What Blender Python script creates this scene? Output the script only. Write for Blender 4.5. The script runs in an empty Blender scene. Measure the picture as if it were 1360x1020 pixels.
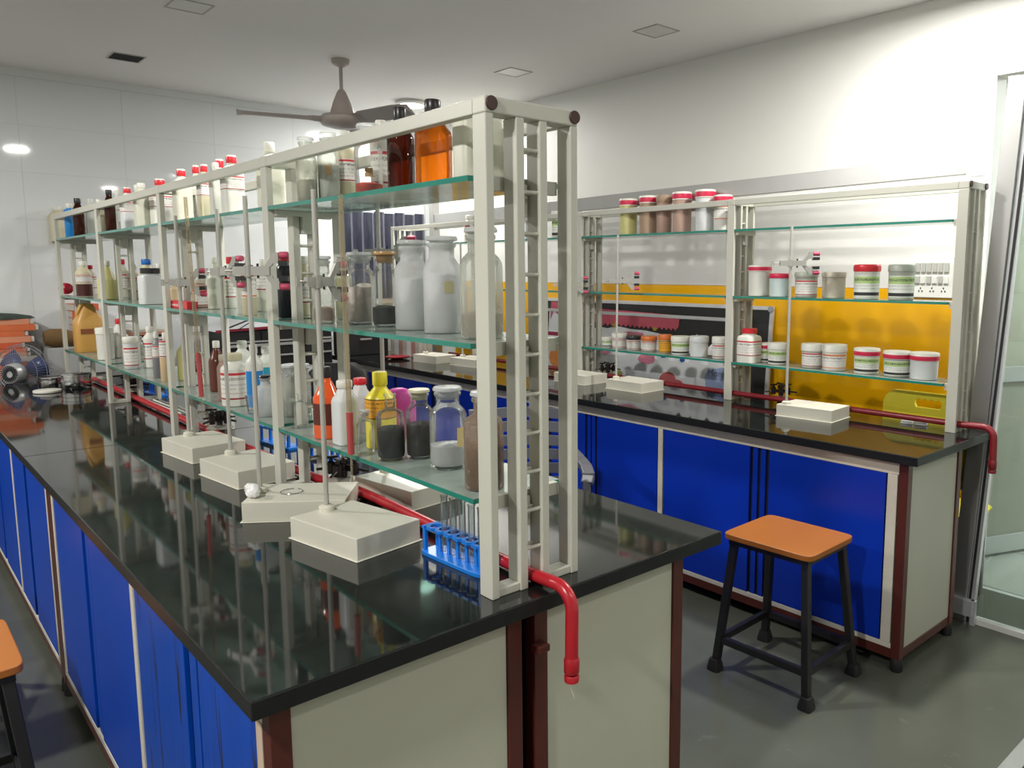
import bpy, bmesh, math, random
from mathutils import Vector, Matrix
random.seed(7)
S = bpy.context.scene
COL = S.collection
PI = math.pi
# ------------------------------------------------------------------ camera
FPX, CX, CY, YAW, PITCH, EYE = 1043.97, 778.26, 489.19, .748, .1238, 1.538
cs, sn = math.cos(YAW), math.sin(YAW); cp, sp = math.cos(PITCH), math.sin(PITCH)
RV = Vector((cs, -sn, 0)); FV = Vector((sn*cp, cs*cp, -sp)); UV_ = Vector((sn*sp, cs*sp, cp))
cam = bpy.data.cameras.new('camera'); co = bpy.data.objects.new('camera', cam); COL.objects.link(co)
co.matrix_world = Matrix(((RV.x, UV_.x, -FV.x, 0), (RV.y, UV_.y, -FV.y, 0), (RV.z, UV_.z, -FV.z, EYE), (0, 0, 0, 1)))
cam.sensor_width = 36; cam.lens = FPX*36/1360; cam.shift_x = -(CX-680)/1360; cam.shift_y = -(510-CY)/1360
cam.clip_start = .02
S.camera = co
# ------------------------------------------------------------------ world, lamps, exposure
W = bpy.data.worlds.new('world'); S.world = W; W.use_nodes = True
W.node_tree.nodes['Background'].inputs[0].default_value = (.8, .87, 1, 1)
W.node_tree.nodes['Background'].inputs[1].default_value = .25
S.view_settings.view_transform = 'Standard'; S.view_settings.look = 'None'
S.view_settings.exposure = 0.30; S.view_settings.gamma = 1.0; S.view_settings.use_curve_mapping = False
S.cycles.use_denoising = True
S.cycles.max_bounces = 10; S.cycles.transparent_max_bounces = 24; S.cycles.sample_clamp_indirect = 6
S.cycles.caustics_reflective = False; S.cycles.caustics_refractive = False
ZC = 2.82
def lamp(name, loc, power, size, color=(1, .97, .9), spread=180):
    l = bpy.data.lights.new(name, 'AREA'); l.shape = 'DISK'; l.size = size; l.energy = power; l.color = color
    l.spread = math.radians(spread)
    o = bpy.data.objects.new(name, l); COL.objects.link(o); o.location = loc; return o
LAMPS = [((3.25, 5.47), 32), ((3.2, 1.5), 36), ((1.35, 2.55), 36), ((1.35, -.6), 14), ((-.9, .9), 62), ((3.0, -1.3), 14), ((-.9, 4.2), 62)]
for (p, e) in LAMPS:
    lamp('ceiling_lamp_light', (p[0], p[1], ZC-.045), e, .19, (1, .975, .925))
lamp('corridor_fill', (4.9, .6, 2.6), 38, .4, (.95, 1, .97))  # added fill light to brighten the corridor, no fitting belongs to it

# ------------------------------------------------------------------ materials
def newmat(name):
    m = bpy.data.materials.new(name); m.use_nodes = True; nt = m.node_tree
    return m, nt, nt.nodes['Principled BSDF']
def N(nt, t, **kw):
    n = nt.nodes.new(t)
    for k, v in kw.items(): setattr(n, k, v)
    return n
MC = {}
def mat(name, col, rough=.5, metal=0, spec=.5, var=.08, scale=12, bump=0, bscale=60, coat=0, dirt=None, dscale=6, dth=.62, stretch=(1, 1, 1)):
    if name in MC: return MC[name]
    m, nt, b = newmat(name)
    tc = N(nt, 'ShaderNodeTexCoord'); mp = N(nt, 'ShaderNodeMapping'); mp.inputs['Scale'].default_value = stretch
    nt.links.new(tc.outputs['Object'], mp.inputs[0])
    nz = N(nt, 'ShaderNodeTexNoise'); nz.inputs['Scale'].default_value = scale; nz.inputs['Detail'].default_value = 5
    nt.links.new(mp.outputs[0], nz.inputs['Vector'])
    r = N(nt, 'ShaderNodeMix', data_type='RGBA')
    c = Vector(col)
    r.inputs['A'].default_value = (*(c*(1-var)), 1); r.inputs['B'].default_value = (*[min(1, v*(1+var)) for v in c], 1)
    nt.links.new(nz.outputs['Fac'], r.inputs['Factor'])
    out = r.outputs['Result']
    if dirt:
        n2 = N(nt, 'ShaderNodeTexNoise'); n2.inputs['Scale'].default_value = dscale; n2.inputs['Detail'].default_value = 8; n2.inputs['Roughness'].default_value = .7
        nt.links.new(mp.outputs[0], n2.inputs['Vector'])
        rp = N(nt, 'ShaderNodeMapRange'); rp.inputs['From Min'].default_value = dth; rp.inputs['From Max'].default_value = dth+.06
        nt.links.new(n2.outputs['Fac'], rp.inputs['Value'])
        r2 = N(nt, 'ShaderNodeMix', data_type='RGBA'); r2.inputs['B'].default_value = (*dirt, 1)
        nt.links.new(out, r2.inputs['A']); nt.links.new(rp.outputs[0], r2.inputs['Factor']); out = r2.outputs['Result']
    nt.links.new(out, b.inputs['Base Color'])
    b.inputs['Roughness'].default_value = rough; b.inputs['Metallic'].default_value = metal
    b.inputs['Specular IOR Level'].default_value = spec; b.inputs['Coat Weight'].default_value = coat; b.inputs['Coat Roughness'].default_value = .05
    if bump:
        n3 = N(nt, 'ShaderNodeTexNoise'); n3.inputs['Scale'].default_value = bscale; n3.inputs['Detail'].default_value = 4
        nt.links.new(mp.outputs[0], n3.inputs['Vector'])
        bp = N(nt, 'ShaderNodeBump'); bp.inputs['Strength'].default_value = bump; bp.inputs['Distance'].default_value = .004
        nt.links.new(n3.outputs['Fac'], bp.inputs['Height']); nt.links.new(bp.outputs[0], b.inputs['Normal'])
    MC[name] = m; return m
def glassmat(name, tint, haze=.1, hazecol=(.8, .82, .78), gl=1.0, rough=.02, fmin=.04, transl=.3):
    if name in MC: return MC[name]
    m, nt, b = newmat(name); nt.nodes.remove(b)
    o = nt.nodes['Material Output']
    tr = N(nt, 'ShaderNodeBsdfTransparent'); tr.inputs[0].default_value = (*tint, 1)
    df = N(nt, 'ShaderNodeBsdfDiffuse'); df.inputs[0].default_value = (*hazecol, 1)
    tl = N(nt, 'ShaderNodeBsdfTranslucent'); tl.inputs[0].default_value = (*hazecol, 1)
    md = N(nt, 'ShaderNodeMixShader'); md.inputs[0].default_value = transl; nt.links.new(df.outputs[0], md.inputs[1]); nt.links.new(tl.outputs[0], md.inputs[2])
    gs = N(nt, 'ShaderNodeBsdfGlossy'); gs.inputs[0].default_value = (gl, gl, gl, 1); gs.inputs['Roughness'].default_value = rough
    nz = N(nt, 'ShaderNodeTexNoise'); nz.inputs['Scale'].default_value = 9; nz.inputs['Detail'].default_value = 6
    tc = N(nt, 'ShaderNodeTexCoord'); nt.links.new(tc.outputs['Object'], nz.inputs['Vector'])
    mr = N(nt, 'ShaderNodeMapRange'); mr.inputs['To Min'].default_value = haze*.6; mr.inputs['To Max'].default_value = min(1, haze*1.4)
    nt.links.new(nz.outputs['Fac'], mr.inputs['Value'])
    m1 = N(nt, 'ShaderNodeMixShader'); nt.links.new(mr.outputs[0], m1.inputs[0]); nt.links.new(tr.outputs[0], m1.inputs[1]); nt.links.new(md.outputs[0], m1.inputs[2])
    fr = N(nt, 'ShaderNodeFresnel'); fr.inputs[0].default_value = 1.45
    mx = N(nt, 'ShaderNodeMath', operation='MAXIMUM'); mx.inputs[1].default_value = fmin; nt.links.new(fr.outputs[0], mx.inputs[0])
    ml = N(nt, 'ShaderNodeMath', operation='MULTIPLY'); ml.inputs[1].default_value = .8; nt.links.new(mx.outputs[0], ml.inputs[0])
    m2 = N(nt, 'ShaderNodeMixShader'); nt.links.new(ml.outputs[0], m2.inputs[0]); nt.links.new(m1.outputs[0], m2.inputs[1]); nt.links.new(gs.outputs[0], m2.inputs[2])
    nt.links.new(m2.outputs[0], o.inputs['Surface'])
    MC[name] = m; return m
def emis(name, col, st):
    m, nt, b = newmat(name); b.inputs['Base Color'].default_value = (*col, 1); b.inputs['Emission Color'].default_value = (*col, 1); b.inputs['Emission Strength'].default_value = st
    MC[name] = m; return m
def labelmat(name, base, bands=(), text=(), rough=.5):
    """bands: (z0,z1,colour) in Generated height; text: (z0,z1,colour,threshold)"""
    if name in MC: return MC[name]
    m, nt, b = newmat(name); b.inputs['Roughness'].default_value = rough
    tc = N(nt, 'ShaderNodeTexCoord'); sx = N(nt, 'ShaderNodeSeparateXYZ'); nt.links.new(tc.outputs['Generated'], sx.inputs[0])
    rgb = N(nt, 'ShaderNodeRGB'); rgb.outputs[0].default_value = (*base, 1); out = rgb.outputs[0]
    nz = N(nt, 'ShaderNodeTexNoise'); nz.inputs['Scale'].default_value = 420; nz.inputs['Detail'].default_value = 1
    nt.links.new(tc.outputs['Object'], nz.inputs['Vector'])
    for it in list(bands)+list(text):
        z0, z1, c = it[:3]
        a = N(nt, 'ShaderNodeMath', operation='GREATER_THAN'); nt.links.new(sx.outputs[2], a.inputs[0]); a.inputs[1].default_value = z0
        d = N(nt, 'ShaderNodeMath', operation='LESS_THAN'); nt.links.new(sx.outputs[2], d.inputs[0]); d.inputs[1].default_value = z1
        e = N(nt, 'ShaderNodeMath', operation='MULTIPLY'); nt.links.new(a.outputs[0], e.inputs[0]); nt.links.new(d.outputs[0], e.inputs[1])
        f = e
        if len(it) > 3:
            g = N(nt, 'ShaderNodeMath', operation='GREATER_THAN'); nt.links.new(nz.outputs['Fac'], g.inputs[0]); g.inputs[1].default_value = it[3]
            f = N(nt, 'ShaderNodeMath', operation='MULTIPLY'); nt.links.new(e.outputs[0], f.inputs[0]); nt.links.new(g.outputs[0], f.inputs[1])
        mx = N(nt, 'ShaderNodeMix', data_type='RGBA'); nt.links.new(f.outputs[0], mx.inputs['Factor']); nt.links.new(out, mx.inputs['A']); mx.inputs['B'].default_value = (*c, 1); out = mx.outputs['Result']
    nt.links.new(out, b.inputs['Base Color']); MC[name] = m; return m

CREAM = mat('cream_enamel', (.55, .545, .475), .38, var=.05, scale=7, dirt=(.25, .17, .09), dscale=14, dth=.735)
CREAM_D = mat('cream_enamel_dusty', (.56, .55, .47), .5, var=.07, scale=20)
WALLP = mat('white_wall_paint', (.80, .80, .76), .45, var=.02, scale=3)
CEILP = mat('ceiling_paint', (.80, .785, .78), .7, var=.02, scale=2)
TILE = mat('white_glazed_tile', (.72, .75, .76), .045, spec=.6, var=.02, scale=2)
GROUT = mat('tile_grout', (.6, .61, .61), .8)
FLOORM = mat('green_grey_stone_floor', (.088, .094, .075), .25, spec=.5, var=.35, scale=2.2, bump=.12, bscale=9, dirt=(.115, .12, .098), dscale=7, dth=.62)
CTILE = mat('corridor_pale_tile', (.42, .45, .42), .12, var=.06, scale=4)
YEL = mat('yellow_laminate', (.72, .37, .004), .12, spec=.5, var=.04, scale=2)
ALU = mat('brushed_aluminium', (.50, .50, .49), .36, metal=.75, var=.08, scale=6, stretch=(1, 1, .1))
ALU_L = mat('pale_aluminium', (.62, .64, .66), .3, metal=.5, var=.05, scale=6)
BLACK = mat('black_rubber', (.012, .011, .011), .6, var=.3)
BLACKP = mat('black_plastic', (.018, .018, .02), .35, var=.2)
GRANITE = mat('black_granite', (.008, .010, .009), .05, spec=.5, var=.5, scale=40, dirt=(.05, .055, .05), dscale=120, dth=.66)
GRANITE_E = mat('granite_edge', (.012, .013, .013), .38, spec=.3, var=.4, scale=40)
GRANITE_D = mat('dusty_black_granite', (.03, .033, .03), .12, spec=.55, var=.5, scale=25, dirt=(.11, .115, .105), dscale=60, dth=.62)
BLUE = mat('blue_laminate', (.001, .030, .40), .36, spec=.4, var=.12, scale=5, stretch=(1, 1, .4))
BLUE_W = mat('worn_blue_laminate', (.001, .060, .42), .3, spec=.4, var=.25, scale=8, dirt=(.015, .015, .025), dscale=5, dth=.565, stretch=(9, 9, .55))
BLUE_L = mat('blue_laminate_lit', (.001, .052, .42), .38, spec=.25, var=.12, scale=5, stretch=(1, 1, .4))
DARKGAP = mat('dark_channel', (.008, .01, .03), .5)
WOODP = mat('pale_peeling_wood', (.50, .40, .31), .6, var=.3, scale=20, stretch=(1, 1, .2), dirt=(.3, .12, .06), dscale=12, dth=.6)
STRIP = mat('off_white_strip', (.62, .58, .50), .5, var=.12, scale=20, dirt=(.3, .24, .16), dscale=20, dth=.68)
ENDP = mat('cream_laminate_panel', (.50, .50, .41), .4, var=.05, scale=3, dirt=(.2, .18, .12), dscale=34, dth=.76)
BROWN = mat('maroon_brown_steel', (.085, .018, .013), .35, spec=.5, var=.25, scale=14, stretch=(1, 1, .3))
CAPBR = mat('brown_plastic_cap', (.06, .022, .018), .5)
REDP = mat('red_gas_pipe', (.42, .012, .022), .3, var=.15, scale=20)
REDD = mat('dark_red_pipe', (.22, .012, .02), .35, var=.2, scale=20)
WPLAS = mat('off_white_plastic', (.66, .64, .55), .42, var=.05, scale=9, dirt=(.5, .42, .22), dscale=5, dth=.68)
ROD = mat('grey_painted_rod', (.48, .47, .43), .35, metal=.2, var=.1, scale=20)
CLAMP = mat('cast_grey_alloy', (.42, .41, .38), .45, metal=.4, var=.1, scale=30)
PINKR = mat('pink_rubber', (.55, .07, .14), .5, var=.2, scale=60)
SEAT = mat('orange_brown_laminate', (.34, .11, .014), .42, var=.06, scale=4, stretch=(1, .2, 1))
STEELB = mat('black_chipped_steel', (.013, .012, .012), .4, spec=.5, var=.3, dirt=(.22, .2, .17), dscale=26, dth=.72)
TAPM = mat('dark_bronze_metal', (.02, .013, .012), .3, metal=.4, spec=.6, var=.3, scale=50)
STEEL = mat('polished_steel', (.62, .62, .62), .14, metal=1, var=.05)
RBLUE = mat('bright_blue_plastic', (.01, .19, .70), .3, var=.1, scale=30)
GLASS = glassmat('clear_glass', (.97, .98, .97), .06, (.85, .86, .85))
GLASSD = glassmat('dusty_glass', (.92, .94, .9), .30, (.84, .85, .78))
GLASSM = glassmat('milky_glass', (.92, .93, .92), .62, (.86, .88, .88))
AMBER = glassmat('amber_glass', (.90, .42, .03), .16, (.50, .15, .01))
AMBERL = glassmat('dark_amber_glass', (.30, .06, .01), .45, (.06, .012, .004))
ORANGEG = mat('orange_glass', (.75, .10, .02), .12, var=.15, scale=15)
SHELFG = glassmat('shelf_glass_face', (.62, .85, .78), .74, (.56, .64, .58), rough=.08, transl=.45)
SHELFE = mat('shelf_glass_edge', (.02, .22, .165), .12, spec=.7, var=.5, scale=18, stretch=(1, .2, 1))
PANE = glassmat('partition_glass', (.88, .93, .9), .04, (.7, .78, .74), rough=.01)
FROST = glassmat('frosted_pane', (.75, .82, .78), .6, (.62, .68, .63), rough=.3)
BURG = glassmat('burette_glass', (.88, .82, .72), .25, (.6, .5, .36))
WHITE = mat('white_paper', (.80, .80, .80), .7, var=.03)
CHALK = mat('chalkboard_black', (.018, .019, .02), .35, var=.4, scale=6)
LIGHTM = emis('lamp_diffuser', (1, .97, .9), 9)
BEIGE = mat('beige_sheet', (.36, .33, .28), .6)
def plain(name, col, rough=.45, **k): return mat(name, col, rough, **k)
RED = plain('red_cap_plastic', (.62, .02, .03), .35); WCAP = plain('white_cap_plastic', (.74, .73, .66), .4)
KCAP = plain('black_cap_plastic', (.02, .018, .02), .3); CRIM = plain('crimson_band', (.60, .02, .07), .4)
ORG = plain('orange_cap_plastic', (.68, .17, .03), .4); BLUC = plain('blue_cap_plastic', (.01, .14, .5), .35)
YELC = plain('yellow_plastic', (.78, .66, .03), .35)
HD = {'white': plain('hdpe_white', (.66, .66, .60), .42), 'milk': plain('hdpe_milky', (.58, .58, .48), .42), 'cream': plain('hdpe_cream', (.60, .55, .38), .42),
      'pale': plain('hdpe_pale_grey', (.62, .64, .64), .4), 'yellow': YELC, 'lime': plain('hdpe_yellow_green', (.55, .52, .22), .4), 'tan': plain('hdpe_tan', (.50, .36, .17), .42),
      'brown': plain('brown_plastic', (.10, .02, .01), .25), 'dark': plain('dark_ink_plastic', (.012, .016, .025), .25), 'maroon': plain('maroon_liquid', (.06, .012, .012), .3),
      'grey': plain('grey_plastic', (.20, .20, .21), .4), 'orangey': plain('hdpe_peach', (.62, .46, .27), .42), 'kraft': plain('tan_film', (.36, .25, .17), .5), 'mauve': plain('mauve_film', (.42, .28, .22), .5),
      'ash': plain('grey_green_tub', (.40, .42, .36), .4), 'sand': plain('sand_tub', (.50, .45, .36), .45), 'ice': plain('pale_blue_tub', (.55, .64, .64), .35), 'blue': plain('blue_label_film', (.01, .22, .6), .35), 'red': plain('crimson_plastic', (.55, .02, .05), .35)}
DK = (.04, .04, .045)
L_RED = labelmat('label_red_lines', (.74, .72, .68), [(.88, .97, (.55, .03, .04)), (.03, .09, (.3, .03, .03))], [(.70, .80, DK, .52), (.52, .58, (.3, .3, .3), .55), (.38, .43, (.3, .3, .3), .55), (.22, .27, (.4, .1, .1), .55)])
L_ORA = labelmat('label_orange_line', (.74, .72, .68), [(.86, .97, (.65, .2, .05)), (.04, .10, (.65, .2, .05))], [(.68, .78, DK, .52), (.5, .56, (.3, .3, .3), .55)])
L_GRN = labelmat('label_green_band', (.74, .75, .70), [(.62, .95, (.42, .58, .22)), (.04, .2, (.02, .02, .02))], [(.74, .86, DK, .5), (.48, .55, (.3, .3, .3), .54), (.34, .4, (.25, .25, .25), .54)])
L_TAN = labelmat('label_kraft', (.40, .25, .13)); L_PEACH = labelmat('label_peach', (.62, .42, .30)); L_OLIVE = labelmat('label_olive', (.42, .38, .22))
L_YEL = labelmat('label_orange_block', (.72, .34, .02), [(.95, 1.0, (.1, .05, .01)), (.0, .04, (.1, .05, .01))], [(.75, .82, (.1, .05, .01), .5), (.55, .6, (.1, .05, .01), .52), (.35, .4, (.1, .05, .01), .52)])
L_BLU = labelmat('label_turquoise', (.02, .30, .42), [(.0, .7, (.74, .74, .74)), (.62, .7, (.6, .05, .05))], [(.4, .46, DK, .54)])
L_11 = labelmat('label_gold', (.62, .48, .22))

# ------------------------------------------------------------------ mesh helpers
class M:
    def __init__(s): s.v = []; s.f = []; s.m = []
    def add(s, vs, fs, mi=0, T=None):
        b = len(s.v)
        if T is not None: vs = [T @ Vector(v) for v in vs]
        s.v += [tuple(v) for v in vs]; s.f += [tuple(i+b for i in f) for f in fs]; s.m += [mi]*len(fs); return s
    def box(s, x0, x1, y0, y1, z0, z1, mi=0, T=None):
        vs = [(x, y, z) for z in (z0, z1) for y in (y0, y1) for x in (x0, x1)]
        return s.add(vs, [(0, 2, 3, 1), (4, 5, 7, 6), (0, 1, 5, 4), (2, 6, 7, 3), (0, 4, 6, 2), (1, 3, 7, 5)], mi, T)
    def lathe(s, prof, n=28, mi=0, T=None, cap=True):
        vs = []; fs = []
        for r, z in prof:
            for k in range(n): a = 2*PI*k/n; vs.append((r*math.cos(a), r*math.sin(a), z))
        for i in range(len(prof)-1):
            for k in range(n): k2 = (k+1) % n; fs.append((i*n+k, i*n+k2, (i+1)*n+k2, (i+1)*n+k))
        if cap:
            fs.append(tuple(range(n-1, -1, -1))); fs.append(tuple(range((len(prof)-1)*n, len(prof)*n)))
        return s.add(vs, fs, mi, T)
    def loft(s, secs, n=28, mi=0, T=None):
        vs = []; fs = []
        for (z, rx, ry, p) in secs:
            for k in range(n):
                a = 2*PI*(k+.5)/n; c, d = math.cos(a), math.sin(a)
                vs.append((rx*math.copysign(abs(c)**(2/p), c), ry*math.copysign(abs(d)**(2/p), d), z))
        for i in range(len(secs)-1):
            for k in range(n): k2 = (k+1) % n; fs.append((i*n+k, i*n+k2, (i+1)*n+k2, (i+1)*n+k))
        fs.append(tuple(range(n-1, -1, -1))); fs.append(tuple(range((len(secs)-1)*n, len(secs)*n)))
        return s.add(vs, fs, mi, T)
    def tube(s, pts, r, n=12, mi=0, cap=True):
        pts = [Vector(p) for p in pts]; rs = r if isinstance(r, (list, tuple)) else [r]*len(pts)
        t = (pts[1]-pts[0]).normalized(); up = Vector((0, 0, 1)) if abs(t.z) < .9 else Vector((1, 0, 0))
        u = t.cross(up).normalized(); vs = []; fs = []
        for i, p in enumerate(pts):
            if i == 0: tt = pts[1]-pts[0]
            elif i == len(pts)-1: tt = pts[-1]-pts[-2]
            else: tt = (pts[i+1]-p).normalized()+(p-pts[i-1]).normalized()
            tt.normalize(); u = (u-tt*u.dot(tt)).normalized(); w = tt.cross(u)
            for k in range(n): a = 2*PI*k/n; vs.append(p+u*rs[i]*math.cos(a)+w*rs[i]*math.sin(a))
        for i in range(len(pts)-1):
            for k in range(n): k2 = (k+1) % n; fs.append((i*n+k, i*n+k2, (i+1)*n+k2, (i+1)*n+k))
        if cap: fs.append(tuple(range(n-1, -1, -1))); fs.append(tuple(range((len(pts)-1)*n, len(pts)*n)))
        return s.add(vs, fs, mi)
    def bar(s, a, b, w, h, mi=0):
        """rectangular bar between two points"""
        a = Vector(a); b = Vector(b); t = (b-a); L = t.length; t.normalize()
        up = Vector((0, 0, 1)) if abs(t.z) < .95 else Vector((0, 1, 0))
        x = t.cross(up).normalized(); y = x.cross(t).normalized()
        T = Matrix(((x.x, y.x, t.x, a.x), (x.y, y.y, t.y, a.y), (x.z, y.z, t.z, a.z), (0, 0, 0, 1)))
        return s.box(-w/2, w/2, -h/2, h/2, 0, L, mi, T)
    def mesh(s, name, mats, smooth=40):
        me = bpy.data.meshes.new(name); me.from_pydata(s.v, [], s.f)
        for m in (mats if isinstance(mats, (list, tuple)) else [mats]): me.materials.append(m)
        for p, i in zip(me.polygons, s.m): p.material_index = i
        if smooth: me.shade_smooth(); me.set_sharp_from_angle(angle=math.radians(smooth))
        me.update(); return me
def put(name, me, parent=None, loc=(0, 0, 0), rz=0, label=None, cat=None, group=None, kind=None, bev=0):
    o = bpy.data.objects.new(name, me); COL.objects.link(o); o.location = loc; o.rotation_euler = (0, 0, rz)
    if parent: o.parent = parent
    if label: o['label'] = label
    if cat: o['category'] = cat
    if group: o['group'] = group
    if kind: o['kind'] = kind
    if bev:
        b = o.modifiers.new('bevel', 'BEVEL'); b.width = bev; b.segments = 2; b.limit_method = 'ANGLE'; b.angle_limit = .7
    return o
def thing(name, label, cat, loc=(0, 0, 0), rz=0, group=None):
    return put(name, None, None, loc, rz, label, cat, group)
def struct(name, me, parent=None, **k): return put(name, me, parent, kind=None if parent else 'structure', **k)
def boxm(name, x0, x1, y0, y1, z0, z1, m): return M().box(x0, x1, y0, y1, z0, z1).mesh(name, m, 0)
def part(name, parent, x0, x1, y0, y1, z0, z1, m, bev=.0015, **k):
    cx, cy = (x0+x1)/2, (y0+y1)/2
    return put(name, boxm(name, x0-cx, x1-cx, y0-cy, y1-cy, 0, z1-z0, m), parent, (cx, cy, z0), bev=bev, **k)
def copy_thing(o, loc, rz=None, label=None, group=None):
    def cp(x, par):
        c = x.copy(); COL.objects.link(c)
        if par: c.parent = par
        for ch in [q for q in bpy.data.objects if q.parent == x and q != c]: cp(ch, c)
        return c
    c = cp(o, None); c.location = loc
    if rz is not None: c.rotation_euler = (0, 0, rz)
    if label: c['label'] = label
    if group: c['group'] = group
    return c
# where a column of the photograph meets a vertical plane x = X (used to turn measurements into room positions)
def ray(u, v): return RV*((u-CX)/FPX)+UV_*((CY-v)/FPX)+FV
def onx(u, v, X): d = ray(u, v); t = X/d.x; return Vector((X, t*d.y, EYE+t*d.z))
def depth(p): return (Vector(p)-Vector((0, 0, EYE))).dot(FV)

# ------------------------------------------------------------------ room shell
XW, YB_, XL, YF = 3.9, 6.3, -3.0, -2.6
struct('floor', boxm('floor', XL-.1, XW+.02, YF-.1, YB_+.1, -.1, 0, FLOORM))
struct('ceiling', boxm('ceiling', XL-.1, 5.8, YF-.1, YB_+.1, ZC, ZC+.1, CEILP))
struct('wall_left', boxm('wall_left', XL-.1, XL, YF, YB_, 0, ZC, WALLP))
struct('wall_front', boxm('wall_front', XL, 5.7, YF-.1, YF, 0, ZC, WALLP))
wb = struct('wall_back', boxm('wall_back', XL, 5.7, YB_, YB_+.1, 0, ZC, GROUT))
tile_me = boxm('tile', -.2996, .2996, -.003, 0, -.1496, .1496, TILE)
for i in range(-4, 5):
    for j in range(-7, 3):
        x = 1.465-.3+.6*i; z = 2.17+.15+.3*j
        if j == 2: continue
        if x+.3 > XW: continue
        t = put('tile', tile_me, wb, (x, YB_, z))
put('tile', boxm('tile_top', -2.6, 3.9, -.004, 0, 2.7715, ZC, TILE), wb, (0, YB_, 0))
wr = struct('wall_right', M().box(XW, XW+.12, 1.45, YB_, 0, ZC).box(XW, XW+.12, YF, 1.45, 2.42, ZC).mesh('wall_right', WALLP, 0))
part('yellow_panel', wr, XW-.012, XW, 1.47, 5.9, .05, 1.445, YEL, label='yellow lower wall panel')
part('white_panel', wr, XW-.008, XW, 1.47, 5.9, 1.447, 1.96, mat('glossy_white_laminate', (.74, .74, .71), .15, var=.02), label='glossy white upper wall panel')
# corridor beyond the opening
struct('wall_corridor', boxm('wall_corridor', 5.6, 5.7, YF, YB_, 0, ZC, WALLP))
fc = struct('floor_corridor', boxm('floor_corridor', XW+.02, 5.6, YF-.1, YB_, -.1, 0, GROUT))
ct = boxm('tile', -.297, .297, -.297, .297, 0, .003, CTILE)
for i in range(3):
    for j in range(5): put('tile', ct, fc, (XW+.35+.6*i, -.6+.6*j, 0))
# ceiling fittings
lamp_me = M().lathe([(.115, 0), (.12, -.006), (.12, -.02), (.1, -.03)], 32).mesh('lamp_rim', mat('lamp_rim_white', (.7, .7, .68), .4))
lampd_me = M().lathe([(.098, -.028), (.095, -.034)], 32).mesh('lamp_lens', LIGHTM)
for i, (p, e) in enumerate(LAMPS):
    if i > 2: continue
    t = thing('ceiling_lamp', ['lit round ceiling lamp glowing just behind the ceiling fan', 'lit round ceiling lamp close to the right wall above the partition', 'lit round ceiling lamp above the near long bench'][i], 'lamp', (p[0], p[1], ZC))
    put('rim', lamp_me, t); put('lens', lampd_me, t)
pf = M().box(-.09, .09, -.09, -.082, -.004, 0).box(-.09, .09, .082, .09, -.004, 0).box(-.09, -.082, -.082, .082, -.004, 0).box(.082, .09, -.082, .082, -.004, 0).mesh('frame', mat('panel_frame_grey', (.42, .40, .38), .5), 0)
pd = boxm('diffuser', -.082, .082, -.082, .082, -.002, 0, mat('unlit_diffuser', (.62, .61, .60), .4))
for (x, y, l) in [(3.29, 2.99, 'unlit square ceiling light panel closest to the right wall'), (3.27, 4.22, 'unlit square ceiling light panel midway between fan and right wall'), (1.32, 4.27, 'unlit square ceiling light panel at the top edge, left of the fan')]:
    t = thing('ceiling_panel_light', l, 'ceiling light', (x, y, ZC)); put('frame', pf, t); put('diffuser', pd, t)
t = thing('empty_light_cutout', 'black empty square light hole in the ceiling with a thin rim', 'ceiling hole', (1.33, 5.53, ZC))
put('frame', pf, t, (0, 0, 0)); put('hole', boxm('hole', -.082, .082, -.082, .082, -.0025, 0, plain('hole_black', (.004, .004, .004), .9)), t)

# ceiling fan
fan = thing('ceiling_fan', 'three-bladed beige ceiling fan hanging on a down rod', 'fan', (2.304, 4.694, ZC))
FM = mat('fan_beige_enamel', (.40, .35, .32), .4, var=.08)
put('canopy', M().lathe([(.055, 0), (.05, -.03), (.02, -.045)], 24).mesh('canopy', FM), fan)
put('rod', M().lathe([(.011, -.04), (.011, -.26)], 12).mesh('rod', FM), fan)
put('lower_canopy', M().lathe([(.018, -.18), (.03, -.20), (.055, -.26), (.07, -.31), (.075, -.33)], 24).mesh('lower_canopy', FM), fan)
put('motor', M().lathe([(.05, -.325), (.12, -.335), (.138, -.352), (.138, -.372), (.12, -.395), (.06, -.41), (.02, -.412)], 32).mesh('motor', FM), fan)
bm_ = M()
secs = [(.12, .03), (.17, .035), (.2, .06), (.35, .066), (.5, .07), (.57, .06), (.6, .03)]
vs = []; 
for r, w in secs:
    for (yy, zz) in ((-w, .022-.004), (w, -.022-.004), (w, -.022), (-w, .022)): vs.append((r, yy, zz))
fs = []
for i in range(len(secs)-1):
    for k in range(4): fs.append((i*4+k, (i+1)*4+k, (i+1)*4+(k+1) % 4, i*4+(k+1) % 4))
fs += [(3, 2, 1, 0), tuple(range(len(secs)*4-4, len(secs)*4))]
blade_me = bm_.add(vs, fs).mesh('blade', mat('fan_blade_brown', (.36, .32, .30), .5), 0)
for a in (163, 283, 43): put('blade', blade_me, fan, (0, 0, -.36), math.radians(a))

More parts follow.
